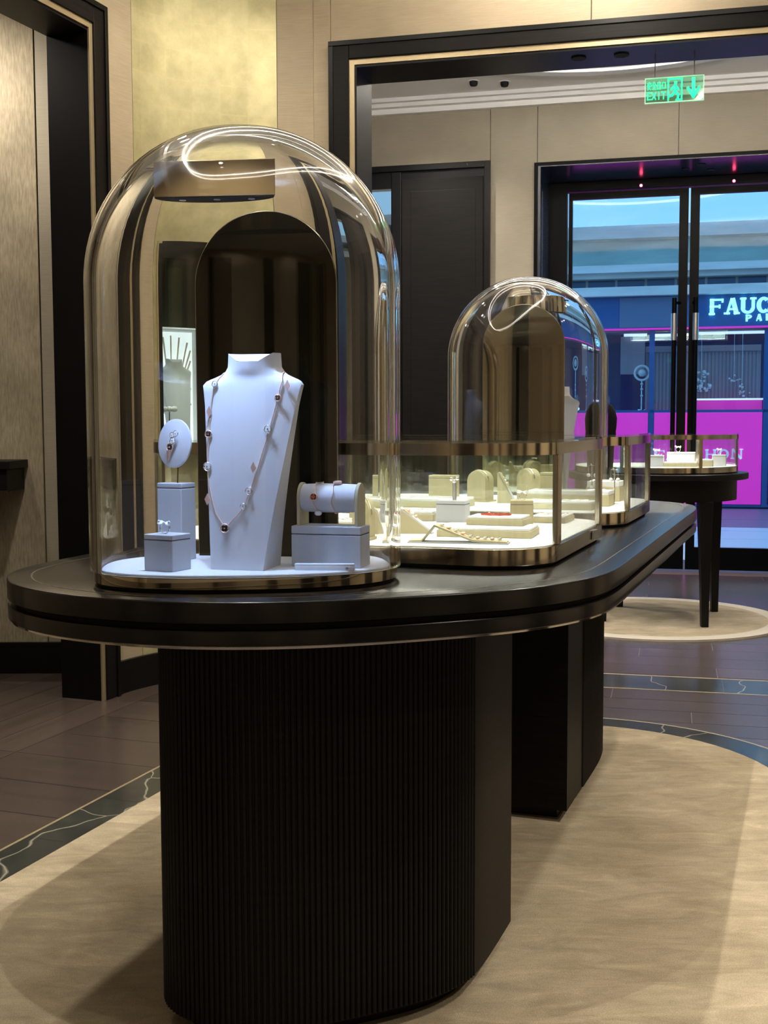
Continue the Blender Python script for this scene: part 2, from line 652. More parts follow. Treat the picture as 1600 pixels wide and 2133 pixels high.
pm_cross = plank_mesh(0.645, 0.30)
pm_long = plank_mesh(1.5, 0.18)
u = 0.6
while u < 5.6:
    plank(pm_cross, u, -2.5775)
    u += 0.30
for k in range(14):
    for j in range(3):
        plank(pm_cross, 0.4 + 0.30 * k, 0.465 + 0.645 * j)
for k in range(-1, 3):
    plank(pm_long, 3.0 + 1.5 * k, -2.99, TROT + PI / 2)
    plank(pm_long, 2.3 + 1.5 * k, -3.17, TROT + PI / 2)
    for j in range(8):
        plank(pm_long, 3.3 + 1.5 * k - 0.4 * (j % 3), -3.35 - 0.18 * j, TROT + PI / 2)
# strip between the carpet and the portal
pm_d = plank_mesh(1.1, 0.20)
for r_ in range(9):
    for k in range(5):
        x, y = W(PORT, -0.25 + 1.1 * k - 0.37 * (r_ % 3), -0.115 - 0.20 * r_)
        if x < 0.40:
            continue
        o = plank(pm_d, 0, 0, WROT)
        o.location = (x, y, 0)
# vestibule planks run along the portal wall
pm_v = plank_mesh(1.4, 0.24)
for r_ in range(17):
    for k in range(4):
        o = plank(pm_v, 0, 0, WROT)
        x, y = W(PORT, -0.2 + 1.4 * k + 0.5 * (r_ % 3), 0.46 + 0.24 * r_)
        o.location = (x, y, 0)

# ---- marble border around the carpet and threshold slabs
RUG = []
for (x, y) in rrect(-2.09, -0.035, 0.2, 4.86, (0.75, 0.75, 0.75, 0.75), 14):
    RUG.append(T(y, x))
RUG = RUG[::-1]
if sum(RUG[i - 1][0] * RUG[i][1] - RUG[i][0] * RUG[i - 1][1] for i in range(len(RUG))) < 0:
    RUG = RUG[::-1]
RUGs = resample(RUG, 240)
brass = MB().ringwall(offset(RUGs, -0.182), offset(RUGs, -0.172), -0.006, 0.001).build('brass_line', 'trim_gold', fl)
inner, outer = offset(RUGs, 0.01), offset(RUGs, -0.171)
for k in range(0, 240, 8):
    idx = [(k + j) % 240 for j in range(9)]
    po = [outer[i] for i in idx]
    pi_ = [inner[i] for i in idx]
    po[0] = tuple(Vector(po[0]).lerp(Vector(po[1]), 0.03))
    pi_[0] = tuple(Vector(pi_[0]).lerp(Vector(pi_[1]), 0.03))
    MB().ringwall(po, pi_, -0.006, 0.0005, closed=False).build('marble_tile', 'marble', fl)
for k in range(4):
    MB().box(0.12 + 0.9 * k, 0.12 + 0.9 * k + 0.897, 0.0, 0.30, -0.006, 0.0008).build('marble_tile', 'marble', fl, loc=(*PORT, 0), rotz=WROT)
for n_ in (-0.012, 0.302):
    MB().box(0.12, 3.72, n_, n_ + 0.01, -0.006, 0.001).build('brass_line', 'trim_gold', fl, loc=(*PORT, 0), rotz=WROT)

# ---- carpet
rug = MB().prism(resample(RUG, 160), 0.0005, 0.014).build('carpet', 'carpet', bevel=0.004)
tag(rug, 'large beige cut-pile carpet with rounded end under the long table', 'carpet')

# ---- ceilings
cl = MB().box(-6.2, 4.6, -4.2, 6.05, CEIL, CEIL + 0.12).build('ceiling', 'ceiling')
struct(cl)


def wbox(name, P, s0, s1, n0, n1, z0, z1, m_, parent=None, bevel=0.0):
    o = MB().box(s0, s1, n0, n1, z0, z1).build(name, m_, parent, bevel=bevel)
    if parent is None:
        o.location = (P[0], P[1], 0)
        o.rotation_euler = (0, 0, WROT)
    return o


# ---- portal wall (far side of the main room)
wp = wbox('wall_back', PORT, -0.60, 0.0, 0.03, 0.27, 0, 4.3, 'wallpaper')
struct(wp)
wbox('wall_core', PORT, 0.0, 3.72, 0.03, 0.27, 3.10, 4.3, 'wallpaper', wp)
wbox('wall_core', PORT, 3.60, 6.4, 0.03, 0.27, 0, 4.3, 'wallpaper', wp)
for s0, s1, z0 in ((-0.09, -0.002, 0), (0.0, 1.262, 3.125), (1.266, 2.53, 3.125), (2.534, 3.72, 3.125), (3.724, 5.0, 0)):
    wbox('wall_panel', PORT, s0, s1, 0.0, 0.03, z0, 4.2, 'wallpaper', wp, 0.002)
# portal casing: dark casing, gold strip, deep dark lining
tr = wbox('trim_1', PORT, 0.0, 0.098, -0.03, 0.30, 0, 3.135, 'oak', None, 0.004)
struct(tr, 'black portal frame with gold strip')
wbox('casing', PORT, 3.622, 3.72, -0.03, 0.30, 0, 3.135, 'oak', tr, 0.004)
wbox('casing', PORT, 0.098, 3.622, -0.03, 0.30, 3.050, 3.135, 'oak', tr, 0.004)
wbox('casing_bead', PORT, -0.004, 3.724, -0.036, -0.028, 3.115, 3.139, 'black', tr, 0.002)
wbox('casing_bead', PORT, -0.004, 0.020, -0.036, -0.028, 0, 3.115, 'black', tr, 0.002)
wbox('gold_strip', PORT, 0.098, 0.124, -0.018, 0.29, 0, 3.050, 'trim_gold', tr)
wbox('gold_strip', PORT, 3.596, 3.622, -0.018, 0.29, 0, 3.050, 'trim_gold', tr)
wbox('gold_strip', PORT, 0.124, 3.596, -0.018, 0.29, 3.024, 3.050, 'trim_gold', tr)
jl = wbox('jamb_lining', PORT, 0.124, 0.134, -0.012, 0.285, 0, 3.024, 'black', tr)
wbox('jamb_lining', PORT, 3.586, 3.596, -0.012, 0.285, 0, 3.024, 'black', tr)
wbox('soffit_lining', PORT, 0.134, 3.586, -0.012, 0.285, 3.012, 3.024, 'black', tr)
# recessed spots in the portal soffit
for k, (s_, n_) in enumerate(((1.20, 0.10), (1.40, 0.10))):
    x, y = W(PORT, s_, n_)
    o = MB().lathe([(0.036, 3.006), (0.036, 3.011), (0.028, 3.011), (0.026, 3.0085)], 20).build('recessed_spot', 'gap', loc=(x, y, 0), smooth=40)
    tag(o, ['left recessed black spot in the underside of the black portal', 'right recessed black spot in the underside of the black portal'][k], 'spotlight', 'recessed spots in the portal')

# ---- curved corner wall with the gold leaf panel
Q = (-1.28, 5.47)
RC = 0.80
H0, H1 = math.radians(20.8), math.radians(103.7)


def arc(h, dr=0.0):
    r = RC + dr
    cx, cy = Q[0] + RC * math.cos(H0), Q[1] - RC * math.sin(H0)
    return (cx - r * math.cos(h), cy + r * math.sin(h))


def arcpanel(name, h0, h1, d0, d1, z0, z1, m_, parent=None, n=14, uv=False):
    a, b = math.radians(h0), math.radians(h1)
    hs = [a + (b - a) * i / n for i in range(n + 1)]
    o = MB().ringwall([arc(h, d0) for h in hs], [arc(h, d1) for h in hs], z0, z1, closed=False).build(name, m_, parent, smooth=35)
    if uv:
        me = o.data
        ul = me.uv_layers.new(name='UVMap')
        for lp in me.loops:
            p_ = me.vertices[lp.vertex_index].co
            cx, cy = Q[0] + RC * math.cos(H0), Q[1] - RC * math.sin(H0)
            ul.data[lp.index].uv = (math.atan2(p_.y - cy, cx - p_.x) * RC, p_.z)
    return o


NH0, NH1, NZ0, NZ1 = 40.0, 76.0, 1.15, 2.17
wc = arcpanel('wall_corner', 20.8, NH0, 0.02, 0.08, 0, 4.2, 'wallpaper')
struct(wc)
arcpanel('wall_core', NH1, 104, 0.02, 0.08, 0, 4.2, 'wallpaper', wc)
arcpanel('wall_core', NH0, NH1, 0.02, 0.08, 0, NZ0, 'wallpaper', wc)
arcpanel('wall_core', NH0, NH1, 0.02, 0.08, NZ1, 4.2, 'wallpaper', wc)
arcpanel('wall_panel', 20.8, 36.2, 0, 0.018, 0.0, 3.9, 'wallpaper', wc)
arcpanel('wall_panel', 90.6, 103.7, 0, 0.018, 0.0, 3.9, 'wallpaper', wc)
arcpanel('gold_panel', 36.4, NH0, 0, 0.018, NZ0, NZ1, 'gold_leaf', wc, uv=True, n=3)
arcpanel('gold_panel', NH1, 90.4, 0, 0.018, NZ0, NZ1, 'gold_leaf', wc, uv=True)
arcpanel('gold_panel', 36.4, 90.4, 0, 0.018, 0, NZ0, 'gold_leaf', wc, uv=True)
arcpanel('gold_panel', 36.4, 90.4, 0, 0.018, NZ1, 3.9, 'gold_leaf', wc, uv=True)
bb = arcpanel('baseboard_corner', 20.8, 103.7, -0.022, 0.0, 0, 0.155, 'black')
struct(bb)

# ---- left wall with its own portal, and the alcove behind it
LD = (math.sin(H0), math.cos(H0))
LROT = math.atan2(LD[1], LD[0])
LP = (-1.32, 5.362)          # front edge of the far jamb; local x runs along the wall, local y to its back (left)


def lbox(name, x0, x1, y0, y1, z0, z1, m_, parent=None, bevel=0.0):
    o = MB().box(x0, x1, y0, y1, z0, z1).build(name, m_, parent, bevel=bevel)
    if parent is None:
        o.location = (LP[0], LP[1], 0)
        o.rotation_euler = (0, 0, LROT)
    return o


OPEN = -2.3
wl = lbox('wall_left', -10.4, OPEN - 0.1, 0.0, 0.20, 0, 4.0, 'wallpaper')
struct(wl)
lbox('wall_core', OPEN - 0.1, 0.02, 0.02, 0.20, 3.03, 4.0, 'wallpaper', wl)
for k in range(6):
    lbox('wall_panel', OPEN - 0.12 - 1.2 * (k + 1), OPEN - 0.124 - 1.2 * k, -0.015, 0.0, 0.16, 3.6, 'wallpaper', wl)
lbox('wall_panel', OPEN - 0.12, -0.35, -0.012, 0.02, 3.145, 3.6, 'wallpaper', wl)
lbox('wall_panel', -0.347, 0.125, -0.012, 0.02, 3.145, 3.6, 'wallpaper', wl)
tl = lbox('trim_2', 0.0, 0.02, -0.012, 0.205, 0, 3.03, 'black')
struct(tl, 'black portal frame to the side room')
lbox('jamb_block', 0.02, 0.122, 0.012, 0.205, 0, 3.13, 'black', tl)
lbox('gold_strip', 0.0, 0.026, -0.020, -0.012, 0, 3.056, 'trim_gold', tl)
lbox('gold_strip', OPEN, 0.0, -0.020, -0.012, 3.030, 3.056, 'trim_gold', tl)
lbox('casing', 0.026, 0.118, -0.030, 0.012, 0, 3.148, 'oak', tl, 0.003)
lbox('casing', OPEN - 0.1, 0.026, -0.030, 0.012, 3.056, 3.148, 'oak', tl, 0.003)
lbox('casing_bead', 0.100, 0.123, -0.040, -0.030, 0, 3.152, 'black', tl, 0.002)
lbox('casing_bead', OPEN - 0.1, 0.100, -0.040, -0.030, 3.128, 3.152, 'black', tl, 0.002)
lbox('soffit_lining', OPEN, 0.0, -0.012, 0.205, 3.018, 3.030, 'oak', tl)
lbox('casing', OPEN - 0.1, OPEN, -0.030, 0.205, 0, 3.056, 'oak', tl, 0.003)
# alcove behind the left portal
al = MB().box(-5.2, -1.38, 6.02, 6.14, 0, 3.5).build('wall_alcove', 'woven')
struct(al)
MB().box(-5.2, -1.735, 5.99, 6.02, 0.16, 3.4).build('wall_panel', 'woven', al)
MB().box(-1.728, -1.655, 5.995, 6.02, 0.16, 3.4).build('wall_panel', 'wallpaper_plain', al)
MB().box(-1.648, -1.45, 5.99, 6.02, 0.16, 3.4).build('wall_panel', 'woven', al)
MB().box(-5.2, -5.08, 0.0, 6.1, 0, 3.5).build('wall_core', 'woven', al)
MB().box(-1.47, -1.38, 5.46, 6.1, 0, 3.5).build('wall_core', 'woven', al)
MB().box(-5.2, -2.9, 0.1, 0.22, 0, 3.5).build('wall_core', 'woven', al)
struct(MB().box(-5.2, -1.45, 5.965, 5.99, 0, 0.16).build('baseboard_alcove', 'black'))
struct(MB().box(-5.25, -1.35, 0.2, 6.15, 3.35, 3.45).build('ceiling_alcove', 'ceiling'))
sh = thing('wall_shelf', 'dark wooden box shelf on the woven alcove wall at far left', 'shelf', (-2.45, 5.83, 0.95))
MB().box(-0.64, 0.64, -0.15, 0.155, 0.11, 0.15).build('top_board', 'oak', sh, bevel=0.003)
MB().box(-0.62, 0.62, -0.13, 0.155, 0.0, 0.108).build('body', 'oak', sh, bevel=0.003)
MB().box(-0.62, 0.62, -0.134, -0.129, 0.0, 0.006).build('metal_edge', 'inlay', sh)

# ---- walls the picture does not show but the room has (they are mirrored in glass and metal)
wr = MB().box(4.0, 4.12, -3.8, 6.0, 0, 4.0).build('wall_right', 'wallpaper')
struct(wr)
for k in range(4):
    MB().box(3.96, 4.0, -3.0 + 2.2 * k, -2.2 + 2.2 * k, 0, 3.0).build('unseen_dark_panel', 'oak', wr)
wre = MB().box(-5.2, 4.1, -3.6, -3.48, 0, 4.0).build('wall_rear', 'wallpaper')
struct(wre)
for k, (x0, x1) in enumerate(((-4.6, -3.4), (-0.90, -0.70), (0.9, 1.3), (2.6, 3.6))):  # rear panels added as dark stripes for mirrors and metal to reflect
    MB().box(x0, x1, -3.48, -3.42, 0, 3.1).build('unseen_dark_panel', 'oak', wre)
M['brown_veneer'] = mat('brown_veneer', (0.16, 0.115, 0.07), 0.5)
MB().box(-0.68, -0.05, -3.48, -3.43, 0, 3.1).build('unseen_brown_panel', 'brown_veneer', wre)  # added for the brown strip in the rear dome's mirror
# oval cove light in the main ceiling
cove_path = []
for i in range(64):
    a = 2 * PI * i / 64
    x, y = T(3.2 + 2.1 * math.sin(a), -1.06 + 0.95 * math.cos(a))
    cove_path.append((x, y, CEIL - 0.015))
cv = MB().tube(cove_path, 0.014, 6, closed=True).build('cove_light', 'cove')
tag(cv, 'oval line of warm light in the ceiling above the long table', 'light')

# ---- vestibule: ceiling, walls
vc = wbox('ceiling_vestibule', PORT, -3.4, 5.6, 0.26, 4.9, VCEIL, VCEIL + 0.1, 'ceiling')
struct(vc)
CC = (1.35, 7.40)
for r0, r1, dz, m_ in ((1.60, 1.68, 0.02, 'ceiling'), (1.50, 1.60, 0.045, 'ceiling'), (1.42, 1.50, 0.025, 'ceiling'), (0.0, 1.42, 0.004, 'ceiling')):
    n_ = 72
    po = [(CC[0] + r1 * math.cos(2 * PI * i / n_), CC[1] + r1 * math.sin(2 * PI * i / n_)) for i in range(n_)]
    if r0 > 0:
        pi_ = [(CC[0] + r0 * math.cos(2 * PI * i / n_), CC[1] + r0 * math.sin(2 * PI * i / n_)) for i in range(n_)]
        o = MB().ringwall(po, pi_, VCEIL - dz, VCEIL).build('ceiling_ring', m_, smooth=30)
    else:
        o = MB().prism(po, VCEIL - dz, VCEIL).build('ceiling_disc', m_)
    mw = o.matrix_world.copy()
    o.parent = vc
    o.matrix_parent_inverse = Matrix.Rotation(-WROT, 4, 'Z') @ Matrix.Translation((-PORT[0], -PORT[1], 0))
n_ = 72
cvp = [(CC[0] + 1.39 * math.cos(2 * PI * i / n_), CC[1] + 1.39 * math.sin(2 * PI * i / n_), VCEIL - 0.012) for i in range(n_)]
cv2 = MB().tube(cvp, 0.018, 6, closed=True).build('cove_light', 'cove_soft')
tag(cv2, 'round line of light inside the ceiling ring beyond the portal', 'light')
# unseen uplight and its ledge, added to brighten the ceiling beyond the portal
tg = thing('added_uplight_ledge', 'added ledge for an unseen ceiling uplight behind the portal lintel', 'light', (*W(PORT, 1.85, 0.36), 3.30), WROT)
MB().box(-1.7, 1.7, -0.09, 0.07, 0.0, 0.012).build('shelf', 'ceiling', tg)
MB().box(-1.7, 1.7, 0.06, 0.07, 0.012, 0.03).build('lip', 'ceiling', tg)
lo = light('added_ceiling_uplight', 'AREA', (*W(PORT, 1.85, 0.345), 3.345), 52, color=(0.97, 0.98, 1.0), size=3.2, size_y=0.06, shape='RECTANGLE')
lo.rotation_euler = (PI - 0.12, 0, WROT)
wf = wbox('wall_far', EXIT, -4.4, -0.02, 0.02, 0.75, 0, 4.2, 'wallpaper_plain')
struct(wf)
wbox('wall_core', EXIT, -0.02, 2.42, 0.02, 0.75, 3.345, 4.2, 'wallpaper_plain', wf)
wbox('wall_core', EXIT, 2.42, 5.5, 0.02, 0.75, 0, 4.2, 'wallpaper_plain', wf)
for s0, s1, z0, z1 in ((-4.3, -1.652, 0.15, 3.80), (-1.648, -0.38, 3.375, 3.80), (-0.376, 0.0, 0.15, 3.80), (0.004, 1.098, 3.35, 3.80), (1.102, 2.40, 3.35, 3.80), (2.404, 3.6, 0.15, 3.80), (3.604, 4.8, 0.15, 3.80)):
    wbox('wall_panel', EXIT, s0, s1, 0.0, 0.02, z0, z1, 'wallpaper_plain', wf, 0.002)
# stepped cornice
for dz0, dz1, dn in ((3.80, 3.84, 0.05), (3.84, 3.87, 0.11), (3.87, 3.90, 0.16)):
    wbox('cornice', EXIT, -4.4, 5.4, -dn, 0.02, dz0, dz1, 'ceiling', wf)
struct(wbox('wall_vestibule_left', PORT, -3.3, -3.18, 0.2, 5.0, 0, 4.2, 'wallpaper_plain'))
struct(wbox('wall_vestibule_right', PORT, 5.3, 5.42, 0.2, 5.0, 0, 4.2, 'wallpaper_plain'))
for s0, s1 in ((-4.3, -1.66), (-0.376, -0.005), (2.43, 4.8)):
    struct(wbox('baseboard_far', EXIT, s0, s1, -0.012, 0.02, 0, 0.15, 'black'))
# ceiling sprinkler spots of the vestibule
for k, (x, y) in enumerate(((0.70, 9.28), (0.94, 9.30))):
    o = thing('ceiling_spot', ['left small black ceiling spot beyond the portal', 'right small black ceiling spot beyond the portal'][k], 'spotlight', (x, y, VCEIL), 0, 'ceiling spots beyond the portal')
    MB().lathe([(0.045, -0.004), (0.045, 0.0)], 18).build('rim', 'ceiling', o)
    MB().lathe([(0.026, -0.035), (0.032, -0.02), (0.032, -0.004)], 14).build('barrel', 'gap', o, smooth=40)

# ---- dark service door with a mirrored side strip
d3 = wbox('door_3', EXIT, -1.645, -0.385, -0.03, 0.02, 0.0, 3.37, 'black')
struct(d3, 'dark timber double door with a narrow mirror strip')
wbox('door_frame', EXIT, -0.42, -0.37, -0.055, -0.03, 0, 3.385, 'black', d3, 0.004)
wbox('door_frame', EXIT, -1.66, -0.42, -0.055, -0.03, 3.335, 3.385, 'black', d3, 0.004)
wbox('door_panel', EXIT, -1.105, -0.43, -0.042, -0.03, 0.03, 3.27, 'oak', d3, 0.004)
wbox('panel_recess', EXIT, -1.03, -0.49, -0.046, -0.040, 0.15, 3.17, 'oak', d3, 0.003)
wbox('mirror_strip', EXIT, -1.60, -1.195, -0.040, -0.03, 0.15, 3.20, 'mirror', d3)
wbox('stile', EXIT, -1.19, -1.11, -0.050, -0.03, 0.0, 3.33, 'black', d3, 0.004)

# ---- entrance: deep black reveal, frame, two glazed leaves
tn = wbox('trim_3', EXIT, -0.018, 0.03, -0.02, 0.78, 0, 3.35, 'reveal')
struct(tn, 'deep black reveal around the entrance doors')
wbox('reveal_side', EXIT, 2.37, 2.42, -0.02, 0.78, 0, 3.35, 'reveal', tn)
wbox('reveal_top', EXIT, 0.03, 2.37, -0.02, 0.78, 3.318, 3.35, 'reveal', tn)
wbox('outer_casing', EXIT, -0.020, 0.010, -0.026, -0.02, 0, 3.352, 'frame_black', tn)
wbox('outer_casing', EXIT, 0.010, 2.422, -0.026, -0.02, 3.326, 3.352, 'frame_black', tn)
wbox('outer_casing', EXIT, 2.392, 2.422, -0.026, -0.02, 0, 3.326, 'frame_black', tn)
wbox('reveal_panel', EXIT, 0.030, 0.036, 0.10, 0.60, 0.2, 3.15, 'reveal', tn, 0.003)
wbox('door_frame', EXIT, 0.03, 0.185, 0.66, 0.78, 0, 3.318, 'frame_black', tn)
wbox('door_frame', EXIT, 2.215, 2.37, 0.66, 0.78, 0, 3.318, 'frame_black', tn)
wbox('door_frame', EXIT, 0.185, 2.215, 0.66, 0.78, 3.245, 3.318, 'frame_black', tn)
for k, (s_, n_) in enumerate(((1.16, 0.34), (1.28, 0.20), (1.36, 0.42))):
    x, y = W(EXIT, s_, n_)
    o = MB().lathe([(0.030, 3.313), (0.030, 3.3165), (0.02, 3.3165)], 16).build('recessed_spot', 'gap', loc=(x, y, 0))
    tag(o, ['front left recessed spot above the entrance doors', 'small recessed spot nearest the wall above the entrance doors', 'right recessed spot above the entrance doors'][k], 'spotlight', 'recessed spots over the entrance')
for k, s_ in enumerate((0.80, 1.55)):
    x, y = W(EXIT, s_, 0.655)
    o = MB().disc((0, 0, 0), (NW[0], NW[1], 0), 0.012, 0.008, 10).build('sensor_light', 'red_led', loc=(x, y, 3.262))
    tag(o, ['left red sensor light over the entrance doors', 'right red sensor light over the entrance doors'][k], 'light', 'red sensor lights')


def leaf(name, s0, s1, hinge_left, label):
    st_in, st_out = 0.075, 0.032
    a, b = (st_out, st_in) if hinge_left else (st_in, st_out)
    d = wbox(name, EXIT, s0, s0 + a, 0.695, 0.745, 0.02, 3.232, 'frame_black')
    struct(d, label)
    wbox('stile', EXIT, s1 - b, s1, 0.695, 0.745, 0.02, 3.232, 'frame_black', d)
    wbox('rail', EXIT, s0 + a, s1 - b, 0.695, 0.745, 0.02, 0.21, 'frame_black', d)
    wbox('rail', EXIT, s0 + a, s1 - b, 0.695, 0.745, 3.178, 3.232, 'frame_black', d)
    wbox('pane', EXIT, s0 + a, s1 - b, 0.714, 0.726, 0.21, 3.178, 'door_glass', d)
    hs = s1 - 0.105 if hinge_left else s0 + 0.055
    h = MB().tube([(hs, 0.655, 0.75), (hs, 0.655, 2.32)], 0.020, 10).build('handle', 'frame_black', d, smooth=40)
    MB().tube([(hs, 0.655, 1.965), (hs, 0.655, 2.19)], 0.026, 14).build('handle_sleeve', 'steel', h, smooth=40)
    for z_ in (0.95, 2.28):
        MB().tube([(hs, 0.655, z_), (hs + (0.05 if hinge_left else -0.02), 0.70, z_)], 0.012, 8).build('handle_post', 'frame_black', h)
    return d


leaf('door_1', 0.197, 1.192, True, 'left glazed entrance door leaf')
leaf('door_2', 1.208, 2.203, False, 'right glazed entrance door leaf')

# ---- hanging exit sign in the portal
exs = thing('exit_sign', 'green illuminated hanging exit sign with running man and down arrow', 'sign', (*W(PORT, 1.645, 0.14), 2.785), WROT)
SW, SH = 0.272, 0.118
pl = MB().box(-SW / 2, SW / 2, -0.004, 0.004, 0, SH).build('plate', glass_pane('sign_plate', (0.62, 0.92, 0.74)), exs)
fr = MB()
for a in ((-SW / 2, SW / 2, 0, 0.004), (-SW / 2, SW / 2, SH - 0.004, SH), (-SW / 2, -SW / 2 + 0.004, 0.004, SH - 0.004), (SW / 2 - 0.004, SW / 2, 0.004, SH - 0.004)):
    fr.box(a[0], a[1], -0.006, 0.006, a[2], a[3])
fr.build('edge', mat('sign_edge', (0.5, 0.8, 0.6), 0.3, emit=(0.3, 1.0, 0.55), estr=0.12), exs)
for sx in (-0.09, 0.09):
    MB().tube([(sx, 0, SH), (sx, 0, 0.227)], 0.0025, 6).build('hanger_rod', 'steel', exs)


def strokes(segs, ox, oz, w, h, t, y0=-0.0085, y1=-0.0045):
    mb = MB()
    for (x0, z0, x1, z1) in segs:
        a = Vector((ox + x0 * w, oz + z0 * h))
        b = Vector((ox + x1 * w, oz + z1 * h))
        d = (b - a).normalized() * (t / 2)
        nrm = Vector((-d.y, d.x))
        a2, b2 = a - d, b + d
        P = [a2 + nrm, b2 + nrm, b2 - nrm, a2 - nrm]
        mb.prism([(p.x, p.y) for p in P], y0, y1, axis='y')
    return mb


CJK = [
    [(0.5, 1, 0.5, 0.9), (0.08, 0.85, 0.92, 0.85), (0.08, 0.85, 0.08, 0.7), (0.92, 0.85, 0.92, 0.7), (0.05, 0.5, 0.95, 0.5), (0.45, 0.75, 0.25, 0.28), (0.25, 0.28, 0.85, 0.0), (0.72, 0.5, 0.15, 0.0)],
    [(0.5, 1.0, 0.05, 0.6), (0.5, 1.0, 0.95, 0.6), (0.25, 0.58, 0.75, 0.58), (0.25, 0.32, 0.75, 0.32), (0.5, 0.58, 0.5, 0.02), (0.1, 0.02, 0.9, 0.02)],
    [(0.5, 1.0, 0.5, 0.05), (0.15, 0.9, 0.15, 0.55), (0.85, 0.9, 0.85, 0.55), (0.15, 0.55, 0.85, 0.55), (0.05, 0.42, 0.05, 0.02), (0.95, 0.42, 0.95, 0.02), (0.05, 0.02, 0.95, 0.02)],
    [(0.12, 0.85, 0.88, 0.85), (0.12, 0.1, 0.88, 0.1), (0.12, 0.85, 0.12, 0.1), (0.88, 0.85, 0.88, 0.1)],
]
for i, seg in enumerate(CJK):
    strokes(seg, -0.125 + i * 0.0225, 0.063, 0.019, 0.034, 0.0034).build('character', 'exit_green', exs)
EXITL = [[(0, 0, 0, 1), (0, 1, 0.9, 1), (0, 0.5, 0.75, 0.5), (0, 0, 0.9, 0)], [(0, 0, 0.9, 1), (0, 1, 0.9, 0)], [(0.45, 0, 0.45, 1)], [(0, 1, 0.9, 1), (0.45, 1, 0.45, 0)]]
for i, seg in enumerate(EXITL):
    strokes(seg, -0.123 + i * 0.022, 0.018, 0.017, 0.030, 0.005).build('letter', 'exit_green', exs)
# running man in a doorway
mbm = strokes([(0, 0, 0, 1), (0, 1, 1, 1), (1, 1, 1, 0), (0.6, 0, 1, 0)], -0.028, 0.010, 0.062, 0.096, 0.007)
mbm2 = strokes([(0.52, 0.78, 0.5, 0.45), (0.5, 0.7, 0.75, 0.52), (0.5, 0.7, 0.25, 0.55), (0.5, 0.45, 0.75, 0.25), (0.75, 0.25, 0.7, 0.05), (0.5, 0.45, 0.3, 0.25), (0.3, 0.25, 0.08, 0.2)], -0.028, 0.008, 0.062, 0.096, 0.010)
mbm2.disc((0.006, -0.0065, 0.089), (0, 1, 0), 0.0075, 0.004, 14)
mbm.build('doorway_symbol', 'exit_green', exs)
mbm2.build('running_man_symbol', 'exit_green', exs)
mba = strokes([(0.5, 0.95, 0.5, 0.35)], 0.06, 0.012, 0.055, 0.092, 0.015)
strokes([(0.05, 0.52, 0.5, 0.08), (0.95, 0.52, 0.5, 0.08)], 0.06, 0.012, 0.055, 0.092, 0.012).build('arrow_head', 'exit_green', exs)
mba.build('arrow_shaft', 'exit_green', exs)

# ================================================================== STREET OUTSIDE
FAC = (4.38, 17.9)
M['pave_light'] = mat('skylit_paving', (0.93, 0.97, 0.93), 0.35)  # paled to carry the skylit brightness of the street ground
M['pave_dark'] = mat('dark_paving', (0.20, 0.24, 0.28), 0.4)
M['fac_grey'] = mat('facade_stone', (0.62, 0.55, 0.48), 0.6)
M['fac_light'] = mat('facade_pale_stone', (0.85, 0.76, 0.66), 0.6)
M['fac_teal'] = mat('facade_teal_band', (0.44, 0.54, 0.46), 0.5)
M['navy'] = mat('navy_panel', (0.05, 0.12, 0.30), 0.3)
M['navy_light'] = mat('slate_blue_panel', (0.16, 0.20, 0.30), 0.4)
M['magenta'] = mat('magenta_panel', (0.95, 0.05, 0.40), 0.35, emit=(1.0, 0.03, 0.50), estr=0.17)  # faint glow added to the colour so the panels look brightly lit
M['shop_back'] = mat('shop_wall', (0.42, 0.35, 0.40), 0.6)
M['sign_white'] = mat('sign_letter', (0.7, 0.9, 0.95), 0.4, emit=(0.35, 0.9, 1.0), estr=0.45)
M['strip_light'] = mat('shop_strip_light', (1, 1, 1), 0.4, emit=(0.85, 0.85, 1.0), estr=0.35)
M['sign_soft'] = mat('panel_letter', (0.9, 0.9, 0.95), 0.4, emit=(0.85, 0.8, 1.0), estr=0.12)  # slight glow added so the letters look whiter
M['win_dark'] = mat('far_window', (0.08, 0.12, 0.2), 0.15)
for n in ('fac_grey', 'fac_light', 'fac_teal'):
    m = M[n]
    c0 = m.node_tree.nodes['Principled BSDF'].inputs['Base Color'].default_value[:3]
    f = noise(m, texcoord(m, (0.6, 0.6, 3)), 2.0, 5)
    setc(m, ramp(m, f, [(0.3, tuple(x * 0.82 for x in c0)), (0.7, tuple(x * 1.12 for x in c0))]))

pv = wbox('pavement', EXIT, -12, 16, 0.76, 10.0, -0.12, -0.025, 'pave_dark')
struct(pv, 'street paving outside the entrance')
rows = [(0.80, 1.6, 'pave_dark'), (1.61, 2.3, 'pave_light'), (2.31, 3.0, 'pave_light'), (3.01, 3.9, 'pave_light'), (3.91, 4.9, 'pave_light'), (4.91, 5.4, 'pave_light'), (5.41, 6.6, 'pave_dark'), (6.61, 7.4, 'pave_dark')]
for n0, n1, m_ in rows:
    for k in range(6):
        wbox('paving_slab', EXIT, -4 + 2.4 * k, -4 + 2.4 * k + 2.385, n0, n1 - 0.012, -0.025, -0.018, m_, pv)

fb = thing('shop_building', 'shop across the street with navy fascia and magenta panels under a pale cornice', 'building', (FAC[0], FAC[1], 0), WROT)


def fbox(name, s0, s1, n0, n1, z0, z1, m_, parent=None, bevel=0.0):
    return MB().box(s0, s1, n0, n1, z0, z1).build(name, m_, parent or fb, bevel=bevel)


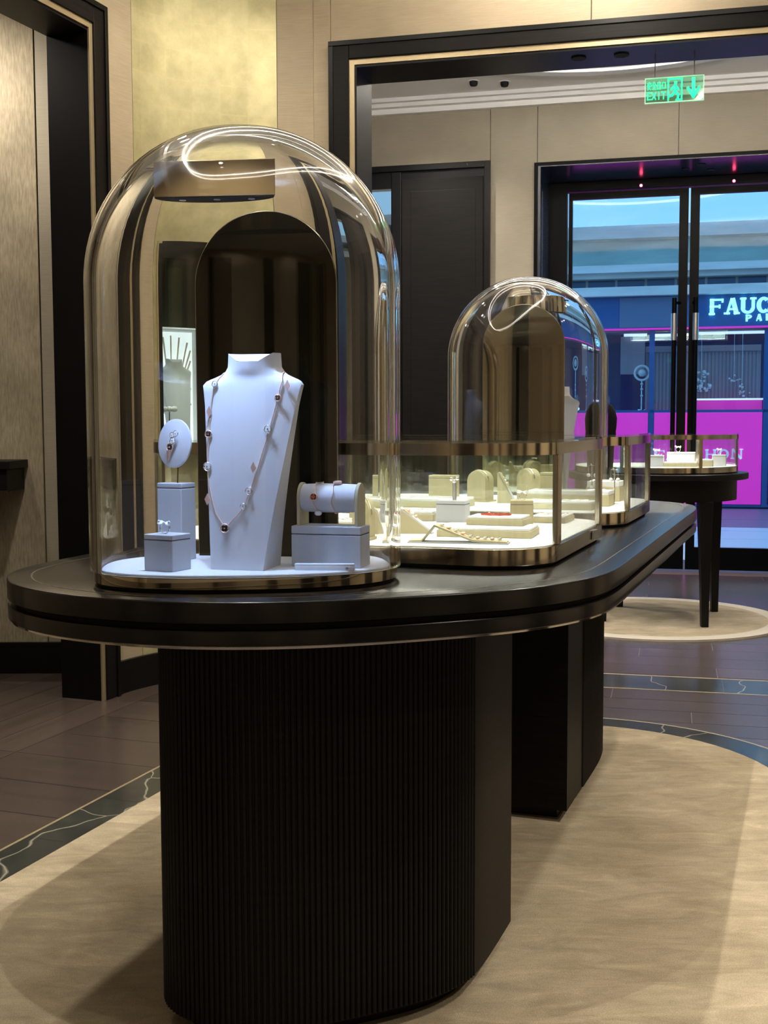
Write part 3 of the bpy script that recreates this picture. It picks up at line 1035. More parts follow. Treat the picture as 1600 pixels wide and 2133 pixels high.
fbox('cornice', -7, 9, -0.35, 3.0, 4.00, 4.19, 'fac_grey')
fbox('parapet', -7, 9, -0.10, 3.0, 3.62, 4.00, 'fac_teal')
fbox('cornice', -7, 9, -0.30, 3.0, 3.51, 3.62, 'fac_light')
fbox('cornice', -7, 9, -0.22, 3.0, 3.43, 3.51, 'fac_grey')
fbox('window_band', -7, 9, 0.0, 3.0, 3.30, 3.43, 'fac_grey')
for k in range(36):
    fbox('window', -7 + 0.44 * k, -7 + 0.44 * k + 0.40, -0.015, 0.0, 3.305, 3.425, 'win_dark')
fbox('ledge', -7, 9, -0.26, 3.0, 3.165, 3.30, 'fac_light')
fas = fbox('fascia', -7, 9, -0.10, 2.6, 2.69, 3.165, 'navy')
fbox('fascia_panel', -0.80, 0.10, -0.112, -0.10, 2.70, 3.15, 'navy_light', fas)
fbox('fascia_trim', -7, 9, -0.12, -0.05, 2.665, 2.69, 'magenta')
# shop interior
fbox('shop_back_wall', -7, 9, 2.4, 2.6, 0, 2.69, 'navy')
fbox('shop_floor', -7, 9, 0.05, 2.6, -0.02, 0.0, 'navy')
fbox('shop_ceiling', -7, 9, 0.05, 2.6, 2.64, 2.69, 'shop_back')
for s0, s1 in ((-0.42, 0.24), (0.36, 1.30)):
    pnl = fbox('slatted_screen', s0, s1, 0.50, 0.54, 1.45, 2.36, 'shop_back')
    n_ = int((s1 - s0) / 0.055)
    for k in range(n_):
        fbox('slat', s0 + 0.055 * k, s0 + 0.055 * k + 0.03, 0.485, 0.50, 1.45, 2.36, 'shop_back', pnl)
    fbox('screen_cap', s0, s1, 0.44, 0.56, 2.36, 2.45, 'shop_back', pnl)
fbox('screen', -0.80, -0.43, 0.40, 0.44, 2.02, 2.60, 'shop_back')
for s0, s1, n_ in ((-0.75, -0.40, 0.30), (-0.3, 0.25, 0.45), (0.34, 1.6, 0.2)):
    fbox('ceiling_light_strip', s0, s1, n_, n_ + 0.05, 2.60, 2.64, 'strip_light')
# window bays: magenta panels and navy posts
for s0, s1 in ((-3.2, -2.0), (-1.9, -0.362), (-0.269, 0.245), (0.345, 1.30), (1.42, 2.6), (2.7, 3.9)):
    fbox('magenta_panel', s0, s1, -0.04, 0.02, 0.04, 1.42, 'magenta', None, 0.006)
fbox('plinth', -7, 9, -0.02, 0.05, 0, 0.04, 'navy')
for s0 in (-1.985, -0.355, 0.255, 1.31, 2.61):
    fbox('window_post', s0, s0 + 0.08, -0.03, 0.05, 0.0, 2.68, 'navy')
fbox('window_sill', -7, 9, -0.03, 0.30, 1.42, 1.46, 'navy')
fbox('counter_front', 0.345, 1.30, 0.10, 0.14, 1.46, 1.60, 'magenta')
fbox('counter_light', 0.345, 1.40, 0.085, 0.14, 1.605, 1.63, 'strip_light')
fbox('window_pane', -1.9, 2.6, 0.0, 0.012, 1.46, 2.68, 'pane')
# display pieces in the shop window
for k, (s_, z_, r_, lab) in enumerate(((-0.465, 2.03, 0.11, 'round silvery ornament on a stem in the shop window across the street'), (-1.10, 2.20, 0.10, 'round silvery ornament beside the rear dome in the far shop window'))):
    o = thing('window_ornament', lab, 'ornament', (*W(FAC, s_, 0.18 + 0.14 * k), z_ - 0.57 if k == 0 else z_ - 0.74), WROT, 'round ornaments in the far shop window')
    zc = 0.57 if k == 0 else 0.74
    ringp = [(r_ * math.cos(a * PI / 10), 0, zc + r_ * math.sin(a * PI / 10)) for a in range(20)]
    MB().tube(ringp, 0.018, 6, closed=True).build('ring', 'pearl', o, smooth=50)
    MB().ball((0, 0, zc), 0.06, 10, 7).build('centre_ball', 'pearl', o, smooth=60)
    MB().tube([(0, 0, 0), (0, 0, zc - r_)], 0.010, 6).build('stem', 'white_gold', o)
    MB().lathe([(0.06, 0), (0.06, 0.012)], 14).build('foot', 'white_gold', o)
    for zz in (0.22, 0.32, 0.40):
        MB().ball((0, 0, zz), 0.022, 8, 6).build('bead', 'pearl', o, smooth=60)
for k, (s_, z_, nb, sp, lab) in enumerate(((0.42, 1.86, 46, 0.19, 'cluster of glassy baubles hanging behind the right entrance door'), (0.90, 1.93, 12, 0.07, 'small sparkling star cluster in the far shop window'), (1.02, 1.76, 16, 0.13, 'scatter of tiny sparkling drops low in the far shop window'))):
    o = thing('window_ornament', lab, 'ornament', (*W(FAC, s_, 0.34), z_), WROT, 'hanging clusters in the far shop window')
    random.seed(20 + k)
    for j in range(nb):
        r_ = random.uniform(0.012, 0.034) * (1.0 if k == 0 else 0.7)
        b = MB().ball((random.gauss(0, sp * 0.45), random.gauss(0, 0.03), random.gauss(0, sp * 0.5)), r_, 7, 5).build('bauble', ['pearl', 'white_gold', 'pave_light'][j % 3], o, smooth=60)
    MB().tube([(0, 0, 0), (0, 0, 2.63 - z_)], 0.002, 4).build('wire', 'white_gold', o)
for k, (s_, z_, rx, rz, m_, lab) in enumerate(((-1.02, 1.475, 0.13, 0.028, 'sign_white', 'glowing pale oval tray in the far shop window'), (-1.02, 1.60, 0.08, 0.10, 'navy_light', 'blue rounded vase behind the glowing tray in the far shop window'))):
    o = MB().ball((0, 0, 0), (rx, 0.06, rz), 14, 8).build('window_vase' if k else 'window_tray', m_, smooth=60)
    x, y = W(FAC, s_, 0.16 + 0.1 * k)
    o.location = (x, y, z_ + 0.012)
    o.rotation_euler = (0, 0, WROT)
    tag(o, lab, 'vase' if k else 'tray')


# ---- lettering on the shop front
def glyph(ch, w, h, t, serif=0.0, depth=0.03):
    """blocky capital letter in (x,z), lower-left corner at the origin"""
    mb = MB()
    y0, y1 = -depth, 0.0

    def bar(x0, z0, x1, z1, tt=t):
        a, b = Vector((x0, z0)), Vector((x1, z1))
        d = (b - a).normalized()
        nrm = Vector((-d.y, d.x)) * (tt / 2)
        P = [a + nrm, b + nrm, b - nrm, a - nrm]
        mb.prism([(p.x, p.y) for p in P], y0, y1, axis='y')

    def arcbar(cx, cz, rx, rz, a0, a1, tt=t, n=18):
        out, inn = [], []
        for i in range(n + 1):
            a = math.radians(a0 + (a1 - a0) * i / n)
            out.append((cx + rx * math.cos(a), cz + rz * math.sin(a)))
            inn.append((cx + (rx - tt) * math.cos(a), cz + (rz - tt * 0.7) * math.sin(a)))
        for i in range(n):
            mb.prism([out[i], out[i + 1], inn[i + 1], inn[i]], y0, y1, axis='y')

    ht = t / 2
    sv = serif
    st = t * 0.45

    def foot(x, z):
        if sv:
            bar(x - sv - ht, z, x + sv + ht, z, st)

    if ch == 'F':
        bar(ht, 0, ht, h)
        bar(0, h - st / 2, w, h - st / 2, st)
        bar(0, h * 0.52, w * 0.72, h * 0.52, st)
        foot(ht, st / 2)
        if sv:
            bar(w - st / 2, h, w - st / 2, h * 0.76, st)
            bar(w * 0.72, h * 0.64, w * 0.72, h * 0.40, st)
    elif ch == 'A':
        bar(ht * 0.8, 0, w * 0.46, h, t * 0.55)
        bar(w - ht, 0, w * 0.52, h, t * 1.05)
        bar(w * 0.2, h * 0.32, w * 0.8, h * 0.32, st)
        foot(ht * 0.8, st / 2)
        foot(w - ht, st / 2)
    elif ch == 'U':
        bar(ht, h, ht, h * 0.32)
        bar(w - ht * 0.7, h, w - ht * 0.7, h * 0.32, t * 0.75)
        arcbar(w / 2, h * 0.34, w / 2, h * 0.34, 180, 360, t * 0.9)
        foot(ht, h - st / 2)
        foot(w - ht * 0.7, h - st / 2)
    elif ch in 'CO':
        arcbar(w / 2, h / 2, w / 2, h / 2, 45 if ch == 'C' else 0, 315 if ch == 'C' else 360, t, 28)
        if ch == 'C' and sv:
            bar(w * 0.88, h, w * 0.88, h * 0.62, st)
            bar(w * 0.88, h * 0.3, w * 0.88, h * 0.05, st)
    elif ch == 'H':
        bar(ht, 0, ht, h)
        bar(w - ht, 0, w - ht, h)
        bar(ht, h / 2, w - ht, h / 2, st)
        for x in (ht, w - ht):
            foot(x, st / 2)
            foot(x, h - st / 2)
    elif ch == 'N':
        bar(ht * 0.7, 0, ht * 0.7, h, t * 0.6)
        bar(w - ht * 0.7, 0, w - ht * 0.7, h, t * 0.6)
        bar(ht * 0.7, h, w - ht * 0.7, 0, t * 0.9)
        foot(ht * 0.7, st / 2)
        foot(w - ht * 0.7, h - st / 2)
    elif ch in 'PR':
        bar(ht, 0, ht, h)
        arcbar(w * 0.42, h * 0.70, w * 0.55, h * 0.30, -90, 90)
        bar(0, h - st / 2, w * 0.45, h - st / 2, st)
        bar(0, h * 0.42, w * 0.45, h * 0.42, st)
        if ch == 'R':
            bar(w * 0.45, h * 0.42, w, 0)
    elif ch == 'I':
        bar(w / 2, 0, w / 2, h)
    elif ch == 'S':
        arcbar(w / 2, h * 0.73, w / 2, h * 0.27, 20, 270)
        arcbar(w / 2, h * 0.27, w / 2, h * 0.27, -160, 90)
    return mb


def word(txt, s0, z0, w, h, t, pitch, n0, m_, serif, name='sign_letter'):
    for i, ch in enumerate(txt):
        ww = w * (0.4 if ch == 'I' else 1.0)
        o = glyph(ch, ww, h, t, serif).build(name, m_, fb)
        o.location = (s0 + pitch * i, n0, z0 + 0.004 * i)


word('FAUCHON', 0.515, 2.862, 0.195, 0.235, 0.062, 0.222, -0.105, 'sign_white', 0.014)
word('PARIS', 1.03, 2.755, 0.090, 0.100, 0.030, 0.142, -0.105, 'sign_white', 0.0)
word('FAUCHON', -0.258, 0.70, 0.150, 0.150, 0.036, 0.188, -0.045, 'sign_soft', 0.010)

# ================================================================== THE LONG DISPLAY TABLE
TOPZ = 0.95
UC, VC = 3.50, -1.0635
near = [(-1.722, 2.75), (-1.724, 2.55), (-1.722, 2.40), (-1.70, 2.21), (-1.644, 2.103), (-1.55, 2.0), (-1.42, 1.927), (-1.28, 1.895), (-1.136, 1.892), (-1.004, 1.925), (-0.891, 1.975), (-0.786, 2.047), (-0.686, 2.132), (-0.573, 2.236), (-0.494, 2.340), (-0.445, 2.443), (-0.421, 2.518), (-0.408, 2.62), (-0.405, 2.75)]
outl = near + [(2 * VC - a, 2 * UC - b) for a, b in near]
OUT_W = smooth_poly(resample([T(b, a) for a, b in outl], 200), 3)
if sum(OUT_W[i - 1][0] * OUT_W[i][1] - OUT_W[i][0] * OUT_W[i - 1][1] for i in range(200)) < 0:
    OUT_W = OUT_W[::-1]
TCX, TCY = T(UC, VC)
OUT = [(x - TCX, y - TCY) for x, y in OUT_W]
tb = thing('display_table', 'long black lacquered display table with rounded ends on fluted pedestals', 'table', (TCX, TCY, 0))
mb = MB()
e = 0.004
mb.loft([[(x, y, z) for x, y in offset(OUT, d)] for d, z in ((0.006, 0.906), (0.0, 0.909), (0.0, TOPZ - e), (0.0015, TOPZ - 0.0012), (e, TOPZ))])
top = mb.build('tabletop', 'table', tb, smooth=40)
MB().ringwall(offset(OUT, 0.050), offset(OUT, 0.0535), TOPZ - 0.001, TOPZ + 0.0003).build('inlay_line', 'inlay', top, smooth=40)
MB().loft([[(x, y, z) for x, y in offset(OUT, 0.018)] for z in (0.894, 0.908)]).build('shadow_groove', 'gap', tb, smooth=40)
MB().loft([[(x, y, z) for x, y in offset(OUT, d)] for d, z in ((0.004, 0.864), (0.001, 0.866), (0.001, 0.891), (0.003, 0.8945), (0.006, 0.895))]).build('lower_apron', 'table', tb, smooth=40)
MB().ringwall(offset(OUT, 0.006), offset(OUT, 0.016), 0.8595, 0.8645).build('metal_rim', 'chrome', tb, smooth=40)
MB().prism(offset(OUT, 0.03), 0.862, 0.872).build('underside', 'black', tb)

slat_mb = MB()
prof = [(-0.0050, 0.004), (-0.0046, -0.0015), (-0.0030, -0.0042), (0.0, -0.0052), (0.0030, -0.0042), (0.0046, -0.0015), (0.0050, 0.004)]
slat_mb.prism(prof, 0.055, 0.860)
slat_o = slat_mb.build('slat', 'oak', None, smooth=50)
slat_me = slat_o.data
bpy.data.objects.remove(slat_o)


def uvof(p):
    x, y = p[0] + TCX, p[1] + TCY
    return (x * AX[0] + y * AX[1], x * AV[0] + y * AV[1])




def clip(poly, lim):
    """the run of outline points whose distance along the table axis is below lim, in order"""
    n = len(poly)
    keep = [uvof(p)[0] < lim for p in poly]
    i = next(i for i in range(n) if keep[i] and not keep[i - 1])
    out = []
    while keep[i % n]:
        out.append(poly[i % n])
        i += 1
    return out


def shift(poly, du, dv, sv):
    out = []
    for p in poly:
        a_, b_ = uvof(p)
        x, y = T(a_ + du, -0.69 + (b_ + dv + 0.69) * sv)
        out.append((x - TCX, y - TCY))
    return out


INS = clip(shift(resample(offset(OUT, 0.305), 400), -0.150, 0.040, 0.888), 2.77)
KICK = clip(shift(resample(offset(OUT, 0.350), 400), -0.150, 0.040, 0.888), 2.74)


def turned(poly):      # the rear pedestal is the front one turned half round
    out = []
    for p in poly:
        a_, b_ = uvof(p)
        x, y = T(3.60 + 1.2 * (2.78 - a_), -2.005 - b_)
        out.append((x - TCX, y - TCY))
    return out


for which in (0, 1):
    body = INS if which == 0 else turned(INS)
    kick = KICK if which == 0 else turned(KICK)
    ped = MB().prism(body, 0.052, 0.861).build('pedestal', 'oak', tb, smooth=35)
    ped['label'] = ['front fluted black pedestal', 'rear black pedestal'][which]
    MB().prism(kick, 0.014, 0.052).build('plinth', 'black', ped, smooth=35)
    # fluting round the curved end
    arcl = [0]
    for a, b in zip(body, body[1:]):
        arcl.append(arcl[-1] + (Vector(b) - Vector(a)).length)
    tot = arcl[-1]
    d = 0.26
    sp = 0.0122
    k = 0
    while d < tot - 0.30:
        while arcl[k + 1] < d:
            k += 1
        f = (d - arcl[k]) / (arcl[k + 1] - arcl[k])
        p = Vector(body[k]).lerp(Vector(body[k + 1]), f)
        i0, i1 = max(0, k - 2), min(len(body) - 1, k + 3)
        t = Vector(body[i1]) - Vector(body[i0])
        o = bpy.data.objects.new('slat', slat_me)
        col.objects.link(o)
        o.parent = ped
        o.location = (p.x, p.y, 0)
        o.rotation_euler = (0, 0, math.atan2(t.y, t.x))
        d += sp


TOPZ += 0.0005      # everything set on the table stands just clear of the inlay
# ================================================================== GLASS DOMES
def supell(a, b, n=96, p=2.35):
    out = []
    for i in range(n):
        t = 2 * PI * i / n
        c, s_ = math.cos(t), math.sin(t)
        out.append((a * math.copysign(abs(c) ** (2 / p), c), b * math.copysign(abs(s_) ** (2 / p), s_)))
    return out


def arch_poly(hw, h, n=24):
    pts = [(-hw, 0), (hw, 0)]
    for i in range(n + 1):
        a = PI * i / n
        pts.append((hw * math.cos(a), h - hw + hw * math.sin(a)))
    return pts


def dome(cx, cy, rot, label, mlabel, flip, mir, a=0.325, b=0.222, H=0.935):
    d = thing('glass_dome', label, 'display dome', (cx, cy, TOPZ), rot, 'glass display domes on the long table')
    MB().prism(supell(a - 0.014, b - 0.014), 0.0, 0.006).build('plinth', 'gap', d, smooth=40)
    MB().loft([[(x, y, z) for x, y in supell(a - dd, b - dd)] for dd, z in ((0.010, 0.006), (0.008, 0.007), (0.007, 0.028), (0.009, 0.030))]).build('base_band', 'gold', d, smooth=40)
    th = 0.021
    cz = H - a + 0.005
    outer = [(1.0, 0.0301, 0.0), (1.0, 0.10, 0.0), (1.0, 0.35, 0.0), (1.0, cz, 0.0)]
    rings = []
    K = 22
    # inner pole -> inner bottom
    ai, bi, ci = a - th, b - th, a - th
    for k in range(K, -1, -1):
        ph = 0.5 * PI * min(k / K, 0.992)
        rings.append([(x * math.cos(ph), y * math.cos(ph), cz + ci * math.sin(ph)) for x, y in supell(ai, bi)])
    for z in (0.35, 0.10, 0.0301):
        rings.append([(x, y, z) for x, y in supell(ai, bi)])
    for z in (0.0301, 0.10, 0.35):
        rings.append([(x, y, z) for x, y in supell(a, b)])
    for k in range(0, K + 1):
        ph = 0.5 * PI * min(k / K, 0.992)
        rings.append([(x * math.cos(ph), y * math.cos(ph), cz + a * math.sin(ph)) for x, y in supell(a, b)])
    MB().loft(rings).build('glass', 'dome_glass', d, smooth=50)
    MB().loft([[(x, y, z) for x, y in supell(a - th - dd, b - th - dd)] for dd, z in ((0.004, 0.0302), (0.003, 0.031), (0.003, 0.0335), (0.005, 0.035))]).build('felt_plate', 'white_felt', d, smooth=40)
    # arched mirror panel
    pr = -rot + TROT * 0.4
    mp = MB()
    hw, hh = 0.157, 0.752
    mp.prism(arch_poly(hw, hh, 40), -0.004, 0.004, axis='y')
    m_ = mp.build('mirror_panel', mir, d, smooth=30)
    m_['label'] = mlabel
    sg = -1 if flip else 1
    m_.location = (0.045 * sg, 0.118 * sg, 0.035)
    m_.rotation_euler = (0, 0, pr)
    rim = arch_poly(hw, hh, 40)
    rp = [(x, 0.0, z) for x, z in rim[1:]] + [(rim[0][0], 0, rim[0][1])]
    MB().tube(rp, 0.0026, 6).build('panel_edge', 'mirror_edge', m_, smooth=60)
    # D-shaped lamp under the crown
    lm = [(-0.122, -0.03), (0.122, -0.03)]
    for k in range(0, 19):
        t = PI * k / 18
        lm.append((0.122 * math.cos(t), -0.03 + 0.055 * math.sin(t)))
    lp = MB().prism(lm[:2] + lm[3:-1], 0.778, 0.846).build('lamp', 'gold', d, smooth=40, bevel=0.001)
    lp.location = (-0.050 * sg, -0.062 * sg, 0)
    lp.rotation_euler = (0, 0, -rot + TROT * 0.25 + (PI if flip else 0))
    MB().prism([(x * 0.985, y * 0.97) for x, y in lm[:2] + lm[3:-1]], 0.7755, 0.778).build('lamp_underside', 'gap', lp, smooth=40)
    for sx in (-0.07, 0.0, 0.07):
        MB().lathe([(0.007, 0.7750), (0.007, 0.7755)], 12, (sx, -0.006)).build('led', 'pearl', lp)
    MB().tube([(-0.118, -0.024, 0.834), (-0.137, -0.022, 0.836)], 0.005, 10).build('lamp_bracket', 'chrome', lp, smooth=50)
    return d


D1 = (-0.29, 2.48)
D2 = (0.585, 4.80)
DR = math.radians(6)
dome(*D1, DR, 'tall clear glass dome on gold base at the near end of the table', 'arched mirror panel with a dark reflection in its colour', False, 'mirror_dark')
dome(*D2, DR, 'distant clear glass dome beyond the glass cases at the far end of the table', 'arched mirror panel', True, 'mirror', H=0.91)
# the lamps' own light
light('dome_lamp', 'SPOT', (-0.345, 2.395, 1.715), 6.0, color=COOL, target=(-0.30, 2.36, 0.98), size=0.012, angle=105, blend=0.5)
light('dome_lamp', 'SPOT', (-0.41, 2.38, 1.715), 3.4, color=COOL, target=(-0.40, 2.34, 0.98), size=0.012, angle=100, blend=0.5)
light('dome_lamp', 'SPOT', (0.63, 4.88, 1.715), 3.4, color=COOL, target=(0.64, 4.92, 0.98), size=0.012, angle=105, blend=0.5)


# ================================================================== JEWELLERY STANDS
PZ = TOPZ + 0.0352


def bust_front(x, z, H):
    t = max(0.0, min(1.0, z / H))
    y = -0.055 + 0.085 * t ** 1.15
    hw = bust_hw(t)
    return y + 0.030 * t * (abs(x) / max(hw, 0.01)) ** 2.2


def bust_hw(t):
    K = [(0, 0.055), (0.25, 0.068), (0.5, 0.083), (0.75, 0.098), (0.82, 0.104), (0.85, 0.107), (0.864, 0.104), (0.876, 0.095), (0.89, 0.080), (0.907, 0.066), (0.93, 0.058), (1.0, 0.056)]
    for (a, va), (b, vb) in zip(K, K[1:]):
        if t <= b:
            return va + (vb - va) * (t - a) / (b - a)
    return K[-1][1]


def bust_mesh(H=0.438, sc=1.0):
    ts = [0, 0.02, 0.12, 0.25, 0.4, 0.5, 0.62, 0.75, 0.82, 0.85, 0.868, 0.878, 0.888, 0.90, 0.915, 0.935, 0.96, 1.0]
    rings = []
    nx = 14
    for t in ts:
        z = t * H
        hw = bust_hw(t)
        neck = max(0.0, min(1.0, (t - 0.865) / 0.05))
        fr_, bk = [], []
        for i in range(nx + 1):
            f = -1 + 2 * i / nx
            x = f * hw
            y = bust_front(x, z, H)
            if neck > 0:
                yn = 0.045 - 0.040 * math.sqrt(max(0.0, 1 - f * f)) + 0.012
                y = y * (1 - neck) + yn * neck
            zz = z
            if t > 0.99:
                zz = z - 0.032 * max(0.0, 1 - abs(f) * 1.15)
            fr_.append((x * sc, y * sc, zz * sc))
            dep = 0.088 * (1 - t) + 0.020
            yb = y + dep * (1 - 0.55 * t * abs(f) ** 2)
            if neck > 0:
                yb = yb * (1 - neck) + (0.057 + 0.030 * math.sqrt(max(0.0, 1 - f * f))) * neck
            bk.append((x * sc, max(yb, y + 0.008) * sc, z * sc))
        rings.append(fr_ + bk[::-1])
    return MB().loft(rings)


def bust(x, y, z, rz, label, m_='white_leather', sc=1.0, group='necklace busts'):
    o = thing('necklace_bust', label, 'bust', (x, y, z), rz, group)
    bust_mesh(sc=sc).build('form', m_, o, smooth=38)
    MB().box(-0.054 * sc, 0.054 * sc, -0.054 * sc, 0.052 * sc, 0, 0.0022 * sc).build('foot', 'seam', o)
    return o


BX, BY, BR = -0.283, 2.405, math.radians(-14)
bust(BX, BY, PZ, BR, 'white necklace bust in the near glass dome wearing a long rose gold chain')
# long necklace on the bust
HB = 0.438
NK = [(-0.058, 0.398), (-0.068, 0.386), (-0.077, 0.366), (-0.080, 0.335), (-0.081, 0.290), (-0.080, 0.235), (-0.076, 0.185), (-0.066, 0.150), (-0.052, 0.113), (-0.028, 0.083), (0.004, 0.118), (0.020, 0.155), (0.034, 0.205), (0.047, 0.258), (0.058, 0.310), (0.066, 0.352), (0.071, 0.380), (0.064, 0.405)]


def on_bust(x, z, lift=0.002):
    y = bust_front(x, z, HB)
    t = z / HB
    neck = max(0.0, min(1.0, (t - 0.865) / 0.05))
    if neck > 0:
        f = max(-1.0, min(1.0, x / bust_hw(t)))
        y = y * (1 - neck) + (0.057 - 0.040 * math.sqrt(max(0.0, 1 - f * f))) * neck
    return (x, y - lift, z)


nk = thing('necklace', 'long rose gold chain necklace with flower medallions hung on the white bust', 'necklace', (BX, BY, PZ), BR)
fine = []
for (a, b) in zip(NK, NK[1:]):
    for k in range(10):
        f = k / 10
        fine.append(on_bust(a[0] + (b[0] - a[0]) * f, a[1] + (b[1] - a[1]) * f, 0.0022))
mbc = MB()
tot = len(fine)
mbc.tube(fine, [0.0009 + 0.0007 * (i % 2) for i in range(tot)], 6)
mbc.build('chain', 'rose', nk, smooth=60)


def medal(c, r, kind, parent, nrm=(0, -1, 0.12)):
    nrm = Vector(nrm).normalized()
    c = Vector(c)
    x = nrm.cross(Vector((0, 0, 1))).normalized()
    y = x.cross(nrm)
    if kind == 'drop':
        o = MB().add([tuple(c + x * a + y * b + nrm * h) for h in (-0.001, 0.0015) for a, b in ((0, -1.5 * r), (0.75 * r, 0), (0, 1.5 * r), (-0.75 * r, 0))], [(3, 2, 1, 0), (4, 5, 6, 7), (0, 1, 5, 4), (1, 2, 6, 5), (2, 3, 7, 6), (3, 0, 4, 7)]).build('drop_pendant', 'rose', parent)
        return o
    rim = [tuple(c + x * (r * math.cos(2 * PI * i / 20)) + y * (r * math.sin(2 * PI * i / 20))) for i in range(20)]
    o = MB().tube(rim, r * 0.2, 6, closed=True).build('medallion', 'rose' if kind == 'dark' else 'white_gold', parent, smooth=60)
    pet = MB()
    for k in range(4):
        a = PI / 4 + k * PI / 2
        pet.disc(c + x * (0.45 * r * math.cos(a)) + y * (0.45 * r * math.sin(a)), nrm, r * 0.40, r * 0.35, 10)
    pet.build('petals', 'onyx' if kind == 'dark' else 'pearl', o, smooth=50)
    MB().disc(c + nrm * (0.2 * r), nrm, r * 0.2, r * 0.3, 8).build('stone', 'rose' if kind == 'dark' else 'white_gold', o)
    return o


for (x, z, k, r) in [(-0.073, 0.375, 'white', 0.0060), (-0.083, 0.318, 'drop', 0.008), (-0.081, 0.272, 'dark', 0.0070), (-0.078, 0.206, 'white', 0.0080), (-0.072, 0.140, 'drop', 0.008), (-0.028, 0.083, 'dark', 0.0085), (0.009, 0.128, 'white', 0.0055), (0.019, 0.158, 'white', 0.007), (0.026, 0.205, 'drop', 0.008), (0.0505, 0.282, 'white', 0.0075), (0.066, 0.345, 'dark', 0.0065), (0.083, 0.370, 'drop', 0.008)]:
    p = on_bust(x, z, 0.0055)
    medal(p, r, k, nk)


def block(x, y, z, rz, sx, sy, h, label, m_='grey_leather', seam='seam', cat='display block', group=None, name='display_block', lid=0.010):
    o = thing(name, label, cat, (x, y, z), rz, group)
    MB().box(-sx / 2, sx / 2, -sy / 2, sy / 2, 0, h - lid - 0.0015).build('body', m_, o, bevel=0.0018)
    MB().box(-sx / 2 + 0.001, sx / 2 - 0.001, -sy / 2 + 0.001, sy / 2 - 0.001, h - lid - 0.002, h - lid).build('seam', seam, o)
    MB().box(-sx / 2, sx / 2, -sy / 2, sy / 2, h - lid, h).build('lid', m_, o, bevel=0.0018)
    return o


def ring_jewel(x, y, z, rz, label, r=0.010, m_='white_gold', cluster='pearl', group=None, up=True):
    o = thing('ring', label, 'ring', (x, y, z), rz, group)
    band = [(r * math.cos(2 * PI * i / 24), 0, r + 0.0008 + r * math.sin(2 * PI * i / 24)) for i in range(24)]
    MB().tube(band, 0.0012, 6, closed=True).build('band', m_, o, smooth=60)
    for (dx, dz, rr) in ((-0.009, 0.021, 0.0065), (0.007, 0.020, 0.0055)):
        MB().disc((dx * r / 0.01, -0.001, dz * r / 0.01), (0.2, -0.6, 1), rr * r / 0.01, 0.003, 14).build('flower', cluster, o, smooth=50)
    for (dx, dz, rr) in ((-0.001, 0.021, 0.0030), (-0.012, 0.024, 0.0028), (0.010, 0.0225, 0.0028)):
        MB().ball((dx * r / 0.01, -0.002, dz * r / 0.01), rr * r / 0.01, 8, 6).build('stone', cluster, o, smooth=60)
    return o


# tall block with the round earring card
TBR = math.radians(-28)
block(-0.452, 2.555, PZ, TBR, 0.066, 0.050, 0.166, 'tall pale grey block under the round card in the near dome', group='pale blocks in the near dome')
ec = thing('earring_card', 'round tilted white card on a thin rod in the near glass dome', 'jewellery stand', (-0.452, 2.548, PZ + 0.166), math.radians(-32))
MB().tube([(0.006, 0.0, 0.0), (0.006, 0.004, 0.055)], 0.0016, 8).build('rod', 'inlay', ec)
MB().disc((0, 0.0, 0.085), (0, -1, 0.10), 0.047, 0.006, 40, ry=0.053).build('card', 'white_leather', ec, smooth=40)
er = thing('earring', 'rose gold drop earring with dark heart on the round white card', 'earring', (-0.452, 2.548, PZ + 0.166), math.radians(-32))
for (x, z, r, k) in ((0.010, 0.106, 0.0065, 'white'), (0.000, 0.103, 0.006, 'white'), (0.002, 0.091, 0.0075, 'white'), (-0.006, 0.077, 0.0085, 'dark')):
    medal((x, -0.008 - (0.106 - z) * 0.05, z), r, k, er, (0, -1, 0.1))
MB().add([(-0.017, -0.009, 0.069), (-0.006, -0.013, 0.072), (0.001, -0.009, 0.069), (-0.010, -0.011, 0.046), (-0.009, -0.006, 0.066)], [(0, 1, 3), (1, 2, 3), (0, 3, 4), (3, 2, 4), (0, 4, 1), (1, 4, 2)]).build('drop', 'rose', er)
# small cube with a ring
block(-0.436, 2.365, PZ, TBR, 0.070, 0.060, 0.073, 'small pale cube with a ring at the front left of the near dome', group='pale blocks in the near dome')
ring_jewel(-0.440, 2.362, PZ + 0.073, math.radians(-20), 'white jewelled flower ring standing on the small pale cube', 0.0105)
# bracelet roll on its box
BBX, BBY, BBR = -0.112, 2.425, math.radians(-16)
block(BBX, BBY, PZ, BBR, 0.146, 0.070, 0.084, 'wide pale grey box under the bracelet roll in the near dome', group='pale blocks in the near dome', lid=0.016)
bs = thing('bracelet_stand', 'pale padded bracelet roll between two arched end panels in the near dome', 'jewellery stand', (BBX + 0.001, BBY, PZ + 0.084), BBR)
ap = [(-0.028, 0)] + [(0.028 * math.cos(PI - PI * k / 16), 0.056 + 0.032 * math.sin(PI * k / 16)) for k in range(17)] + [(0.028, 0)]
for sx in (-0.0645, 0.0575):
    MB().prism(ap, sx, sx + 0.007, axis='x').build('end_panel', 'cream', bs, smooth=40, bevel=0.001)
roll = []
for k in range(11):
    x = -0.0572 + 0.1144 * k / 10
    rr = 0.0285 + 0.0015 * math.sin(PI * k / 10)
    roll.append([(x, rr * math.cos(2 * PI * i / 28), 0.056 + rr * math.sin(2 * PI * i / 28)) for i in range(28)])
MB().loft(roll).build('padded_roll', 'white_leather', bs, smooth=50)
